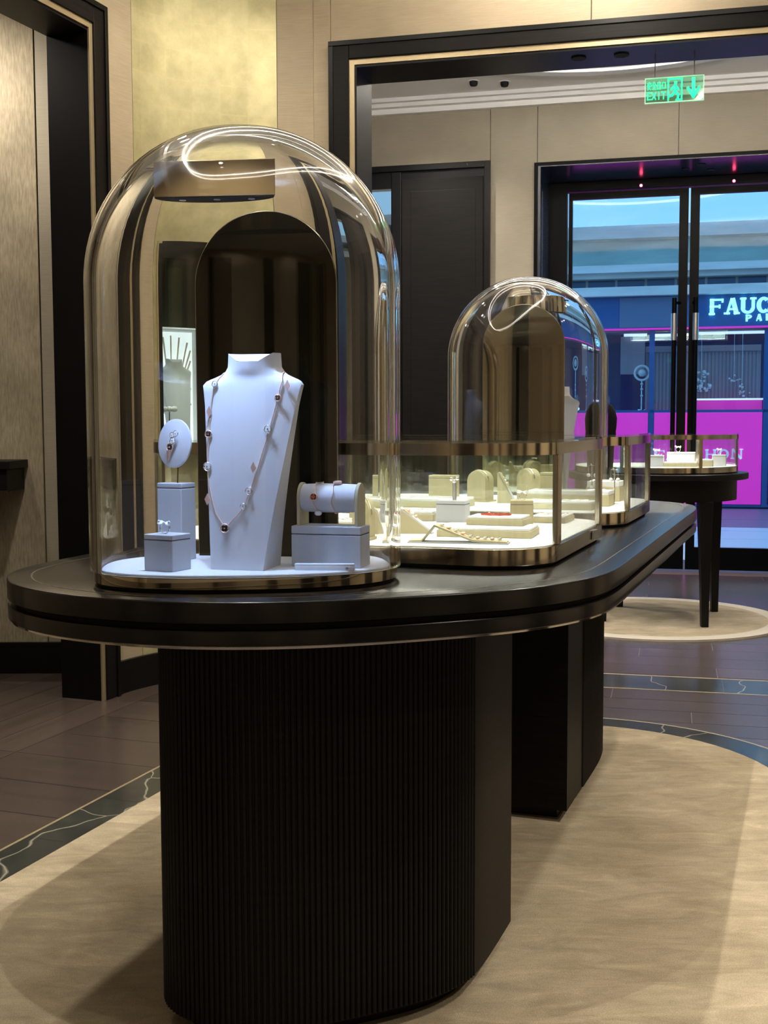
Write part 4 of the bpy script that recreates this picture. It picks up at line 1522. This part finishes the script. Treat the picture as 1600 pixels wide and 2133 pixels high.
for k, (bx, dark) in enumerate(((-0.026, True), (0.012, False))):
    b_ = thing('bracelet', ['rose gold bracelet with red flower medallion on the pale roll', 'plain thin rose gold bracelet at the right of the pale roll'][k], 'bracelet', (BBX + 0.001, BBY, PZ + 0.084), BBR, 'bracelets on the roll')
    ring_ = [(bx + 0.002 * math.sin(i), 0.0318 * math.cos(2 * PI * i / 32), 0.056 + 0.0318 * math.sin(2 * PI * i / 32)) for i in range(32)]
    MB().tube(ring_, 0.0011, 6, closed=True).build('chain', 'rose', b_, smooth=60)
    MB().disc((bx + 0.004, -0.006, 0.0885), (0, -0.2, 1), 0.009, 0.004, 14).build('clasp', 'white_gold' if dark else 'rose', b_, smooth=50)
    if dark:
        o = medal((bx, -0.0330, 0.060), 0.0075, 'dark', b_, (0, -1, 0.1))
        MB().disc((bx, -0.0350, 0.060), (0, -1, 0.1), 0.004, 0.002, 8).build('red_stone', 'coral', o)
        MB().ball((bx + 0.004, -0.017, 0.0255), (0.008, 0.006, 0.0055), 10, 7).build('end_charm', 'pearl', b_, smooth=60)
# small white bar at the front
br_ = thing('name_bar', 'small white engraved bar lying in front of the pale grey box', 'name plate', (-0.122, 2.352, PZ), math.radians(-4))
MB().box(-0.059, 0.059, -0.007, 0.007, 0, 0.013).build('bar', 'white_felt', br_, bevel=0.0015)
MB().box(-0.0575, 0.0575, -0.0085, -0.007, 0.0, 0.0075).build('front_lip', 'white_felt', br_, bevel=0.0006)
mk = MB()
for (dx, dz) in ((0, 0), (0.0022, 0.0), (-0.0022, 0), (0, 0.002), (0, -0.002)):
    mk.box(0.045 + dx - 0.0008, 0.045 + dx + 0.0008, -0.0090, -0.0085, 0.0045 + dz - 0.0008, 0.0045 + dz + 0.0008)
mk.build('engraved_mark', 'inlay', br_)

# contents of the rear dome
bust(0.685, 4.875, PZ, PI + math.radians(18), 'white necklace bust seen from behind in the rear glass dome')
o = thing('display_form', 'rounded black velvet form standing behind the right edge of the rear dome', 'bust', (0.925, 4.995, TOPZ), math.radians(-10))
MB().loft([[(hw * math.cos(2 * PI * i / 24), dp * math.sin(2 * PI * i / 24), z) for i in range(24)] for hw, dp, z in ((0.045, 0.035, 0.0), (0.047, 0.037, 0.01), (0.046, 0.036, 0.10), (0.052, 0.040, 0.24), (0.060, 0.042, 0.31), (0.062, 0.042, 0.345), (0.055, 0.038, 0.375), (0.040, 0.030, 0.400), (0.020, 0.018, 0.412), (0.004, 0.004, 0.415))]).build('form', 'black_velvet', o, smooth=50)
MB().lathe([(0.042, 0.0), (0.042, 0.004)], 20).build('foot', 'black', o)


# ================================================================== GLASS CASES
def showcase(u0, u1, v0, v1, label):
    uc, vc = (u0 + u1) / 2, (v0 + v1) / 2
    x, y = T(uc, vc)
    sc_ = thing('glass_showcase', label, 'showcase', (x, y, TOPZ), TROT, 'glass showcases on the long table')
    a, b = (v1 - v0) / 2, (u1 - u0) / 2
    R = 0.16

    def rr(d):
        return rrect(-a + d, a - d, -b + d, b - d, R - d, 12)
    MB().prism(rr(0.014), 0.0, 0.008).build('plinth', 'gap', sc_, smooth=40)
    MB().loft([[(p[0], p[1], z) for p in rr(d)] for d, z in ((0.001, 0.008), (0.0, 0.009), (0.0, 0.045), (0.002, 0.046))]).build('base_band', 'brass', sc_, smooth=40)
    MB().prism(rr(0.010), 0.0462, 0.048).build('felt_floor', 'white_felt', sc_, smooth=40)
    MB().ringwall(rr(0.0), rr(0.012), 0.256, 0.283).build('top_band', 'brass', sc_, smooth=40)
    MB().prism(rr(0.001), 0.2832, 0.290).build('top_pane', 'pane', sc_, smooth=40)
    # panes
    ys = b - R + 0.004
    for sgn in (-1, 1):
        pts_o, pts_i = [], []
        seq = []
        n_ = 12
        for k in range(n_ + 1):
            t = PI + 0.5 * PI * k / n_
            seq.append((-a + R, -b + R, t))
        for k in range(n_ + 1):
            t = 1.5 * PI + 0.5 * PI * k / n_
            seq.append((a - R, -b + R, t))
        for cx, cy, t in seq:
            pts_o.append((cx + (R - 0.002) * math.cos(t), cy + (R - 0.002) * math.sin(t)))
            pts_i.append((cx + (R - 0.008) * math.cos(t), cy + (R - 0.008) * math.sin(t)))
        if sgn == 1:
            pts_o = [(-p, -q) for p, q in pts_o]
            pts_i = [(-p, -q) for p, q in pts_i]
        MB().ringwall(pts_o, pts_i, 0.0482, 0.2558, closed=False).build('curved_pane', 'pane', sc_, smooth=40)
    for sx in (-1, 1):
        MB().box(min(sx * (a - 0.002), sx * (a - 0.008)), max(sx * (a - 0.002), sx * (a - 0.008)), -b + R + 0.03, b - R - 0.03, 0.0482, 0.2558).build('side_pane', 'pane', sc_)
        for sy in (-1, 1):
            yy = sy * (b - R - 0.012)
            MB().box(sx * a - (0.014 if sx > 0 else -0.001), sx * a + (0.0 if sx > 0 else 0.014) + (0.001 if sx > 0 else 0), yy - 0.017, yy + 0.017, 0.0462, 0.2562).build('post', 'brass', sc_, bevel=0.002)
    MB().box(-a + R, a - R, -b + 0.0125, -b + 0.020, 0.2585, 0.264).build('led_strip', 'steel', sc_)
    return sc_


S1 = (2.53, 3.44, -1.61, -0.548)
S2 = (3.62, 4.45, -1.61, -0.545)
showcase(*S1, 'nearer brass-edged glass showcase directly behind the tall dome')
showcase(*S2, 'farther brass-edged glass showcase between the nearer showcase and the rear dome')
for (u0, u1, v0, v1) in (S1, S2):
    for uu, pw in ((u0 + 0.06, 0.28), (u1 - 0.06, 0.22)):
        x, y = T(uu, (v0 + v1) / 2)
        lo = light('showcase_led', 'AREA', (x, y, TOPZ + 0.249), pw, color=(1.0, 0.93, 0.80), size=0.7, size_y=0.02, shape='RECTANGLE')
        lo.rotation_euler = (0, 0, TROT)
# maker's tag on the case side
x, y = T(3.16, -0.5465)
o = thing('price_tag', 'small silver tag on the brass side of the nearer showcase', 'tag', (x, y, TOPZ + 0.016), TROT)
MB().box(0.0, 0.003, -0.035, 0.035, 0.0, 0.020).build('plate', 'steel', o)
MB().box(-0.001, 0.0035, -0.03, 0.03, 0.020, 0.0235).build('lip', 'steel', o)
CZ = TOPZ + 0.0482


def tray(x, y, z, rz, sx, sy, h, label, m_='cream', group='flat trays in the showcases', bars=0):
    o = thing('display_tray', label, 'tray', (x, y, z), rz, group)
    MB().box(-sx / 2, sx / 2, -sy / 2, sy / 2, 0, h * 0.72).build('body', m_, o, bevel=0.0015)
    MB().box(-sx / 2 + 0.003, sx / 2 - 0.003, -sy / 2 + 0.003, sy / 2 - 0.003, h * 0.72, h).build('pad', 'white_felt' if m_ == 'cream' else m_, o, bevel=0.0015)
    for k in range(bars):
        yy = -sy / 2 + sy * (k + 1) / (bars + 1)
        pts = [(-sx * 0.4 + sx * 0.8 * i / 14, yy + 0.006 * math.sin(i * 1.1), h + 0.0015) for i in range(15)]
        MB().tube(pts, 0.0013, 5).build('fitted_cord', 'white_gold', o)
    return o


def arch_stand(x, y, z, rz, w, h, dp, label, m_='cream', group='arched bangle stands in the showcases'):
    o = thing('bangle_stand', label, 'jewellery stand', (x, y, z), rz, group)
    P = [(-w / 2, 0)] + [(w / 2 * math.cos(PI - PI * k / 16), h - w / 2 + w / 2 * math.sin(PI * k / 16)) for k in range(17)] + [(w / 2, 0)]
    MB().prism(P, -dp / 2, dp / 2, axis='y').build('body', m_, o, smooth=40, bevel=0.001)
    cap = [((w / 2 + 0.002) * math.cos(PI - PI * k / 16), h - w / 2 + (w / 2 + 0.002) * math.sin(PI * k / 16)) for k in range(17)]
    MB().tube([(p, -dp * 0.2, q) for p, q in cap], 0.003, 6).build('bangle', 'white_gold', o, smooth=60)
    MB().box(-w / 2 - 0.008, w / 2 + 0.008, -dp / 2 - 0.006, dp / 2 + 0.006, 0, 0.006).build('foot', m_, o)
    return o


def wedge(x, y, z, rz, w, l, h, label, m_='cream', group='wedge stands in the showcases'):
    o = thing('wedge_stand', label, 'jewellery stand', (x, y, z), rz, group)
    MB().prism([(-l / 2, 0), (l / 2, 0), (-l / 2 + 0.012, h), (-l / 2, h)], -w / 2, w / 2, axis='y').build('body', m_, o)
    n = Vector((h, 0, l)).normalized()
    c = Vector((0, 0, h / 2))
    d = Vector((l, 0, -h)).normalized()
    hl = math.hypot(l, h) / 2
    P = []
    for off in (0.001, 0.005):
        for a, b in ((-hl, -w / 2), (hl, -w / 2), (hl, w / 2), (-hl, w / 2)):
            q = c + d * a + n * off
            P.append((q.x, b, q.z))
    MB().add(P, [(3, 2, 1, 0), (4, 5, 6, 7), (0, 1, 5, 4), (1, 2, 6, 5), (2, 3, 7, 6), (3, 0, 4, 7)]).build('pad', 'white_leather', o)
    for k in range(3):
        q = c + d * (-hl * 0.6 + 0.012 * k) + n * 0.008
        MB().ball((q.x, 0, q.z), 0.005, 8, 6).build('jewel', 'rose' if k != 1 else 'pearl', o, smooth=60)
    return o


# nearer showcase
arch_stand(-0.018, 2.865, CZ, math.radians(-40), 0.075, 0.098, 0.05, 'arched cream bangle stand just right of the bracelet roll, in the nearer showcase')
wedge(0.083, 3.00, CZ, math.radians(-6), 0.05, 0.085, 0.062, 'sloping wedge stand at the left of the nearer showcase')
# folded chaise-shaped stand
o = thing('bracelet_ramp', 'bent cream ramp stand with a bracelet at the front of the nearer showcase', 'jewellery stand', (0.175, 2.745, CZ), math.radians(-12))
rp = [(-0.115, 0.004), (-0.085, 0.006), (-0.055, 0.042), (0.035, 0.008), (0.115, 0.004)]
lo_, hi_ = [(a, b - 0.003) for a, b in rp], [(a, b + 0.0015) for a, b in rp]
MB().prism(lo_ + hi_[::-1], -0.022, 0.022, axis='y').build('ramp', 'cream', o)
MB().box(-0.118, 0.118, -0.024, 0.024, 0.0, 0.003).build('foot', 'grey_leather', o)
o = thing('bracelet', 'rose gold link bracelet draped over the bent cream ramp', 'bracelet', (0.175, 2.745, CZ), math.radians(-12))
for k in range(9):
    x = -0.04 + 0.017 * k
    z = 0.042 - (x + 0.055) * 0.378 if x < 0.035 else 0.008 - (x - 0.035) * 0.05
    MB().ball((x, 0.002 * (-1) ** k, z + 0.0055), (0.006, 0.005, 0.0035), 8, 6).build('link', 'rose' if k % 2 else 'white_gold', o, smooth=60)
block(0.196, 3.33, CZ, TROT, 0.085, 0.055, 0.062, 'pale grey cube with a tall ring post inside the nearer showcase', group='cubes in the showcases')
o = thing('ring_post', 'slim metal post with a jewelled ring on the pale grey cube', 'jewellery stand', (0.200, 3.325, CZ + 0.062), TROT)
MB().tube([(0, 0, 0), (0, 0, 0.055)], 0.006, 10).build('post', 'steel', o, smooth=50)
for (dx, dz) in ((-0.008, 0.06), (0.008, 0.062), (0, 0.054)):
    MB().ball((dx, -0.003, dz), 0.006, 8, 6).build('jewel', 'white_gold', o, smooth=60)
tray(0.262, 2.935, CZ, TROT + 0.08, 0.235, 0.145, 0.024, 'large flat cream box lying at the right of the nearer showcase')
tray(0.292, 2.975, CZ + 0.0242, TROT + 0.02, 0.145, 0.105, 0.022, 'smaller cream box stacked on the large flat cream box')
o = thing('necklace', 'thin coral bead strand coiled on the smaller cream box', 'necklace', (0.280, 2.975, CZ + 0.0465), TROT)
MB().tube([(0.030 * math.cos(t * 0.4) + 0.002 * t - 0.02, 0.022 * math.sin(t * 0.4), 0.0022) for t in range(26)], [0.0016 + 0.0006 * (t % 2) for t in range(26)], 6).build('strand', 'coral', o, smooth=60)
MB().ball((-0.02, 0.024, 0.003), 0.003, 8, 6).build('clasp', 'rose', o, smooth=60)
block(0.372, 3.17, CZ, TROT + 0.25, 0.062, 0.05, 0.072, 'tall cream cube near the right post of the nearer showcase', 'cream', 'cream_dark', group='cubes in the showcases')
ring_jewel(0.374, 3.165, CZ + 0.072, TROT, 'jewelled ring on the tall cream cube', 0.0105)
for k, (x, y, sx, sy, h, lab) in enumerate(((-0.10, 3.20, 0.20, 0.12, 0.02, 'low flat tray deep in the nearer showcase behind the wedge'), (-0.33, 3.12, 0.16, 0.12, 0.03, 'thick tray at the left of the nearer showcase behind the bust'), (0.05, 3.42, 0.22, 0.08, 0.028, 'narrow tray along the back of the nearer showcase'), (0.48, 3.34, 0.10, 0.14, 0.020, 'small tray in the back right corner of the nearer showcase'))):
    tray(x, y, CZ, TROT, sx, sy, h, lab, bars=2)
wedge(-0.42, 2.98, CZ, math.radians(-10), 0.05, 0.06, 0.05, 'cream wedge stand at the far left of the nearer showcase')
# farther showcase
arch_stand(0.345, 4.20, CZ, math.radians(-35), 0.075, 0.110, 0.06, 'left arched cream bangle stand in the farther showcase')
wedge(0.43, 4.12, CZ, math.radians(-10), 0.06, 0.06, 0.105, 'steep wedge stand with a white face in the farther showcase')
arch_stand(0.52, 4.22, CZ, math.radians(-50), 0.070, 0.115, 0.05, 'right arched cream bangle stand in the farther showcase')
block(0.60, 4.26, CZ, TROT, 0.06, 0.05, 0.10, 'cream cube beside the right arched stand in the farther showcase', 'cream', 'cream_dark', group='cubes in the showcases')
block(0.22, 4.30, CZ, TROT, 0.10, 0.06, 0.09, 'cream block at the left of the farther showcase', 'cream', 'cream_dark', group='cubes in the showcases')
for k, (x, y, sx, sy, h, lab) in enumerate(((0.56, 3.84, 0.26, 0.12, 0.026, 'front cream tray at the right of the farther showcase'), (0.64, 4.02, 0.28, 0.12, 0.05, 'thick white tray behind the front tray in the farther showcase'), (0.16, 3.96, 0.26, 0.16, 0.03, 'broad tray at the front left of the farther showcase'), (0.80, 4.24, 0.12, 0.12, 0.07, 'high white tray in the right corner of the farther showcase'))):
    tray(x, y, CZ, TROT, sx, sy, h, lab, bars=3)
for k, (x, y, z) in enumerate(((0.73, 4.12, CZ), (0.785, 4.00, CZ), (0.70, 3.88, CZ))):
    o = thing('earring_stand', ['left slim earring stand with pearl drops in the farther showcase', 'right slim earring stand with pearl drops in the farther showcase', 'front slim earring stand with pearl drops in the farther showcase'][k], 'jewellery stand', (x, y, z), TROT, 'slim earring stands')
    hh = (0.13, 0.12, 0.10)[k]
    MB().tube([(0, 0, 0.004), (0, 0, hh), (-0.006, 0, hh + 0.006)], 0.0022, 6).build('rod', 'white_gold', o)
    MB().lathe([(0.018, 0), (0.018, 0.004)], 14).build('foot', 'white_gold', o)
    for dx in (-0.012, 0.012):
        MB().tube([(0, 0, hh), (dx, -0.002, hh), (dx, -0.002, hh - 0.03)], 0.0012, 5).build('arm', 'white_gold', o)
        MB().ball((dx, -0.002, hh - 0.034), 0.007, 8, 6).build('pearl', 'pearl', o, smooth=60)

# ================================================================== ROUND TABLE BEYOND THE PORTAL
RT = (1.80, 7.62)
n_ = 64
rg = thing('round_rug', 'round beige rug with pale border under the round table', 'rug', (1.74, 7.62, 0.0005))
MB().lathe([(0.74, 0), (0.74, 0.012)], 72).build('pile', 'carpet', rg)
MB().ringwall([(0.85 * math.cos(2 * PI * i / 72), 0.85 * math.sin(2 * PI * i / 72)) for i in range(72)], [(0.74 * math.cos(2 * PI * i / 72), 0.74 * math.sin(2 * PI * i / 72)) for i in range(72)], 0, 0.013).build('border', 'carpet_border', rg)
rt = thing('round_table', 'round black table on slim tapered legs in front of the entrance doors', 'table', (RT[0], RT[1], 0.0132))
MB().lathe([(0.53, 0.905), (0.54, 0.91), (0.54, 0.942), (0.536, 0.946)], 64).build('tabletop', 'black', rt, smooth=40)
MB().lathe([(0.47, 0.775), (0.47, 0.905)], 64).build('apron', 'black', rt, smooth=40)
for (dx, dy) in ((0.182, -0.408), (0.408, 0.182), (-0.182, 0.408), (-0.408, -0.182)):
    MB().loft([[(dx * f + sx * w, dy * f + sy * w, z) for sx, sy in ((-1, -1), (1, -1), (1, 1), (-1, 1))] for f, w, z in ((1.0, 0.022, 0.0), (0.99, 0.026, 0.25), (0.97, 0.042, 0.775))]).build('leg', 'black', rt, bevel=0.003)
rs = thing('round_showcase', 'round brass-edged glass showcase standing on the round table', 'showcase', (RT[0], RT[1], 0.9594))
MB().lathe([(0.455, 0), (0.455, 0.006)], 64).build('plinth', 'gap', rs)
MB().lathe([(0.474, 0.006), (0.475, 0.007), (0.475, 0.040), (0.473, 0.041)], 64).build('base_band', 'brass', rs, smooth=40)
MB().lathe([(0.465, 0.0412), (0.465, 0.043)], 64).build('felt_floor', 'white_felt', rs)
cir = lambda r: [(r * math.cos(2 * PI * i / 64), r * math.sin(2 * PI * i / 64)) for i in range(64)]
MB().ringwall(cir(0.475), cir(0.463), 0.212, 0.240).build('top_band', 'brass', rs, smooth=40)
MB().ringwall(cir(0.472), cir(0.467), 0.0432, 0.2118).build('curved_pane', 'pane', rs, smooth=40)
MB().lathe([(0.474, 0.2402), (0.474, 0.247)], 64).build('top_pane', 'pane', rs)
for k in range(6):
    a = math.radians(-74 + 60 * k)
    MB().box(-0.008, 0.008, -0.012, 0.012, 0.0412, 0.2122).build('post', 'brass', rs, loc=(0.466 * math.cos(a), 0.466 * math.sin(a), 0), rotz=a)
lo = light('round_case_led', 'AREA', (RT[0], RT[1], 0.9594 + 0.21), 1.3, color=(1.0, 0.93, 0.80), size=0.7)
RZ = 0.9594 + 0.0432
block(1.70, 7.33, RZ, TROT, 0.085, 0.06, 0.07, 'grey cube at the left of the round showcase', group='cubes in the round showcase')
block(2.115, 7.42, RZ, TROT, 0.085, 0.06, 0.07, 'grey cube at the right of the round showcase', group='cubes in the round showcase')
block(1.90, 7.52, RZ, TROT, 0.17, 0.08, 0.085, 'wide grey block in the middle of the round showcase', group='cubes in the round showcase')
tray(1.84, 7.30, RZ, TROT, 0.20, 0.09, 0.03, 'white tray with fitted cords at the front of the round showcase', bars=3)
tray(2.00, 7.33, RZ, TROT, 0.10, 0.08, 0.045, 'small dark-sided tray beside the front post of the round showcase')
for k, (x, y, z) in enumerate(((1.70, 7.33, RZ + 0.07), (1.88, 7.52, RZ + 0.085), (2.115, 7.42, RZ + 0.07))):
    ring_jewel(x, y, z, 0.3 * k, ['white ring on the grey cube at the left of the round showcase', 'white ring on the wide grey block in the round showcase', 'white ring on the grey cube at the right of the round showcase'][k], 0.016)

# ================================================================== NICHE SHOWCASE IN THE GOLD WALL
A_, B_ = arc(math.radians(NH0)), arc(math.radians(NH1))
NROT = math.atan2(B_[1] - A_[1], B_[0] - A_[0])
NL = math.hypot(B_[0] - A_[0], B_[1] - A_[1])
nc = thing('wall_niche', 'recessed wall showcase with black frame in the gold leaf wall', 'showcase', (A_[0], A_[1], NZ0), NROT)
NHt = NZ1 - NZ0
M['niche_mirror'] = mat('green_smoked_mirror', (0.16, 0.19, 0.16), 0.06, 0.9)
MB().box(0.0, NL, 0.40, 0.42, 0, NHt).build('back_panel', 'niche_mirror', nc)
for x0 in (-0.012, NL - 0.02):
    MB().box(x0, x0 + 0.032, -0.012, 0.40, 0, NHt).build('frame_side', 'black', nc)
MB().box(0.02, NL - 0.02, -0.012, 0.42, NHt - 0.02, NHt + 0.012).build('frame_top', 'black', nc)
MB().box(-0.012, NL + 0.012, -0.012, 0.42, -0.02, 0.012).build('frame_bottom', 'black', nc)
MB().box(-0.020, -0.012, -0.018, 0.02, -0.02, NHt + 0.012).build('gold_edge', 'trim_gold', nc)
MB().box(0.02, NL - 0.02, 0.012, 0.018, 0.012, NHt - 0.02).build('pane', 'niche_glass', nc)
lb = MB().box(0.07, 0.36, 0.36, 0.37, 0.012, 0.60).build('lit_back', 'lit_panel', nc)
for k in range(15):
    a = PI * (0.06 + 0.88 * k / 14)
    P0 = Vector((0.215, 0.355, 0.15))
    P1 = P0 + Vector((math.cos(a) * 0.13 / max(0.45, abs(math.cos(a))), 0, math.sin(a) * 0.43))
    P1.x = max(0.078, min(0.352, P1.x))
    P1.z = min(P1.z, 0.59)
    MB().tube([P0, P1], [0.002, 0.006], 5).build('ray', 'fac_light', lb)
MB().box(0.062, 0.07, 0.20, 0.37, 0.012, 0.61).build('box_side', 'white_felt', nc)
MB().box(0.36, 0.368, 0.20, 0.37, 0.012, 0.61).build('box_side', 'white_felt', nc)
MB().box(0.062, 0.368, 0.20, 0.37, 0.602, 0.61).build('box_top', 'white_felt', nc)
MB().box(0.062, 0.368, 0.06, 0.37, 0.012, 0.02).build('box_floor', 'white_felt', nc)


def nloc(x, y, z):
    c, s_ = math.cos(NROT), math.sin(NROT)
    return (A_[0] + x * c - y * s_, A_[1] + x * s_ + y * c, NZ0 + z)


light('niche_led', 'SPOT', nloc(0.20, 0.10, 0.97), 5.0, color=(0.85, 0.92, 1.0), target=nloc(0.215, 0.27, 0.2), size=0.02, angle=60, blend=0.5)
bust(*nloc(0.215, 0.25, 0.0205), NROT, 'small white bust inside the recessed wall showcase', group='necklace busts')
o = thing('flower_stand', 'white flower shaped ring stand at the left of the wall showcase', 'jewellery stand', nloc(0.105, 0.12, 0.0205), NROT)
MB().tube([(0, 0, 0.003), (0, 0, 0.17)], 0.004, 6).build('stem', 'white_gold', o)
for dx in (-0.035, 0.0, 0.035):
    MB().ball((dx, 0, 0.18), (0.022, 0.018, 0.016), 10, 7).build('petal', 'pearl', o, smooth=60)
MB().lathe([(0.02, 0), (0.02, 0.003)], 12).build('foot', 'white_gold', o)
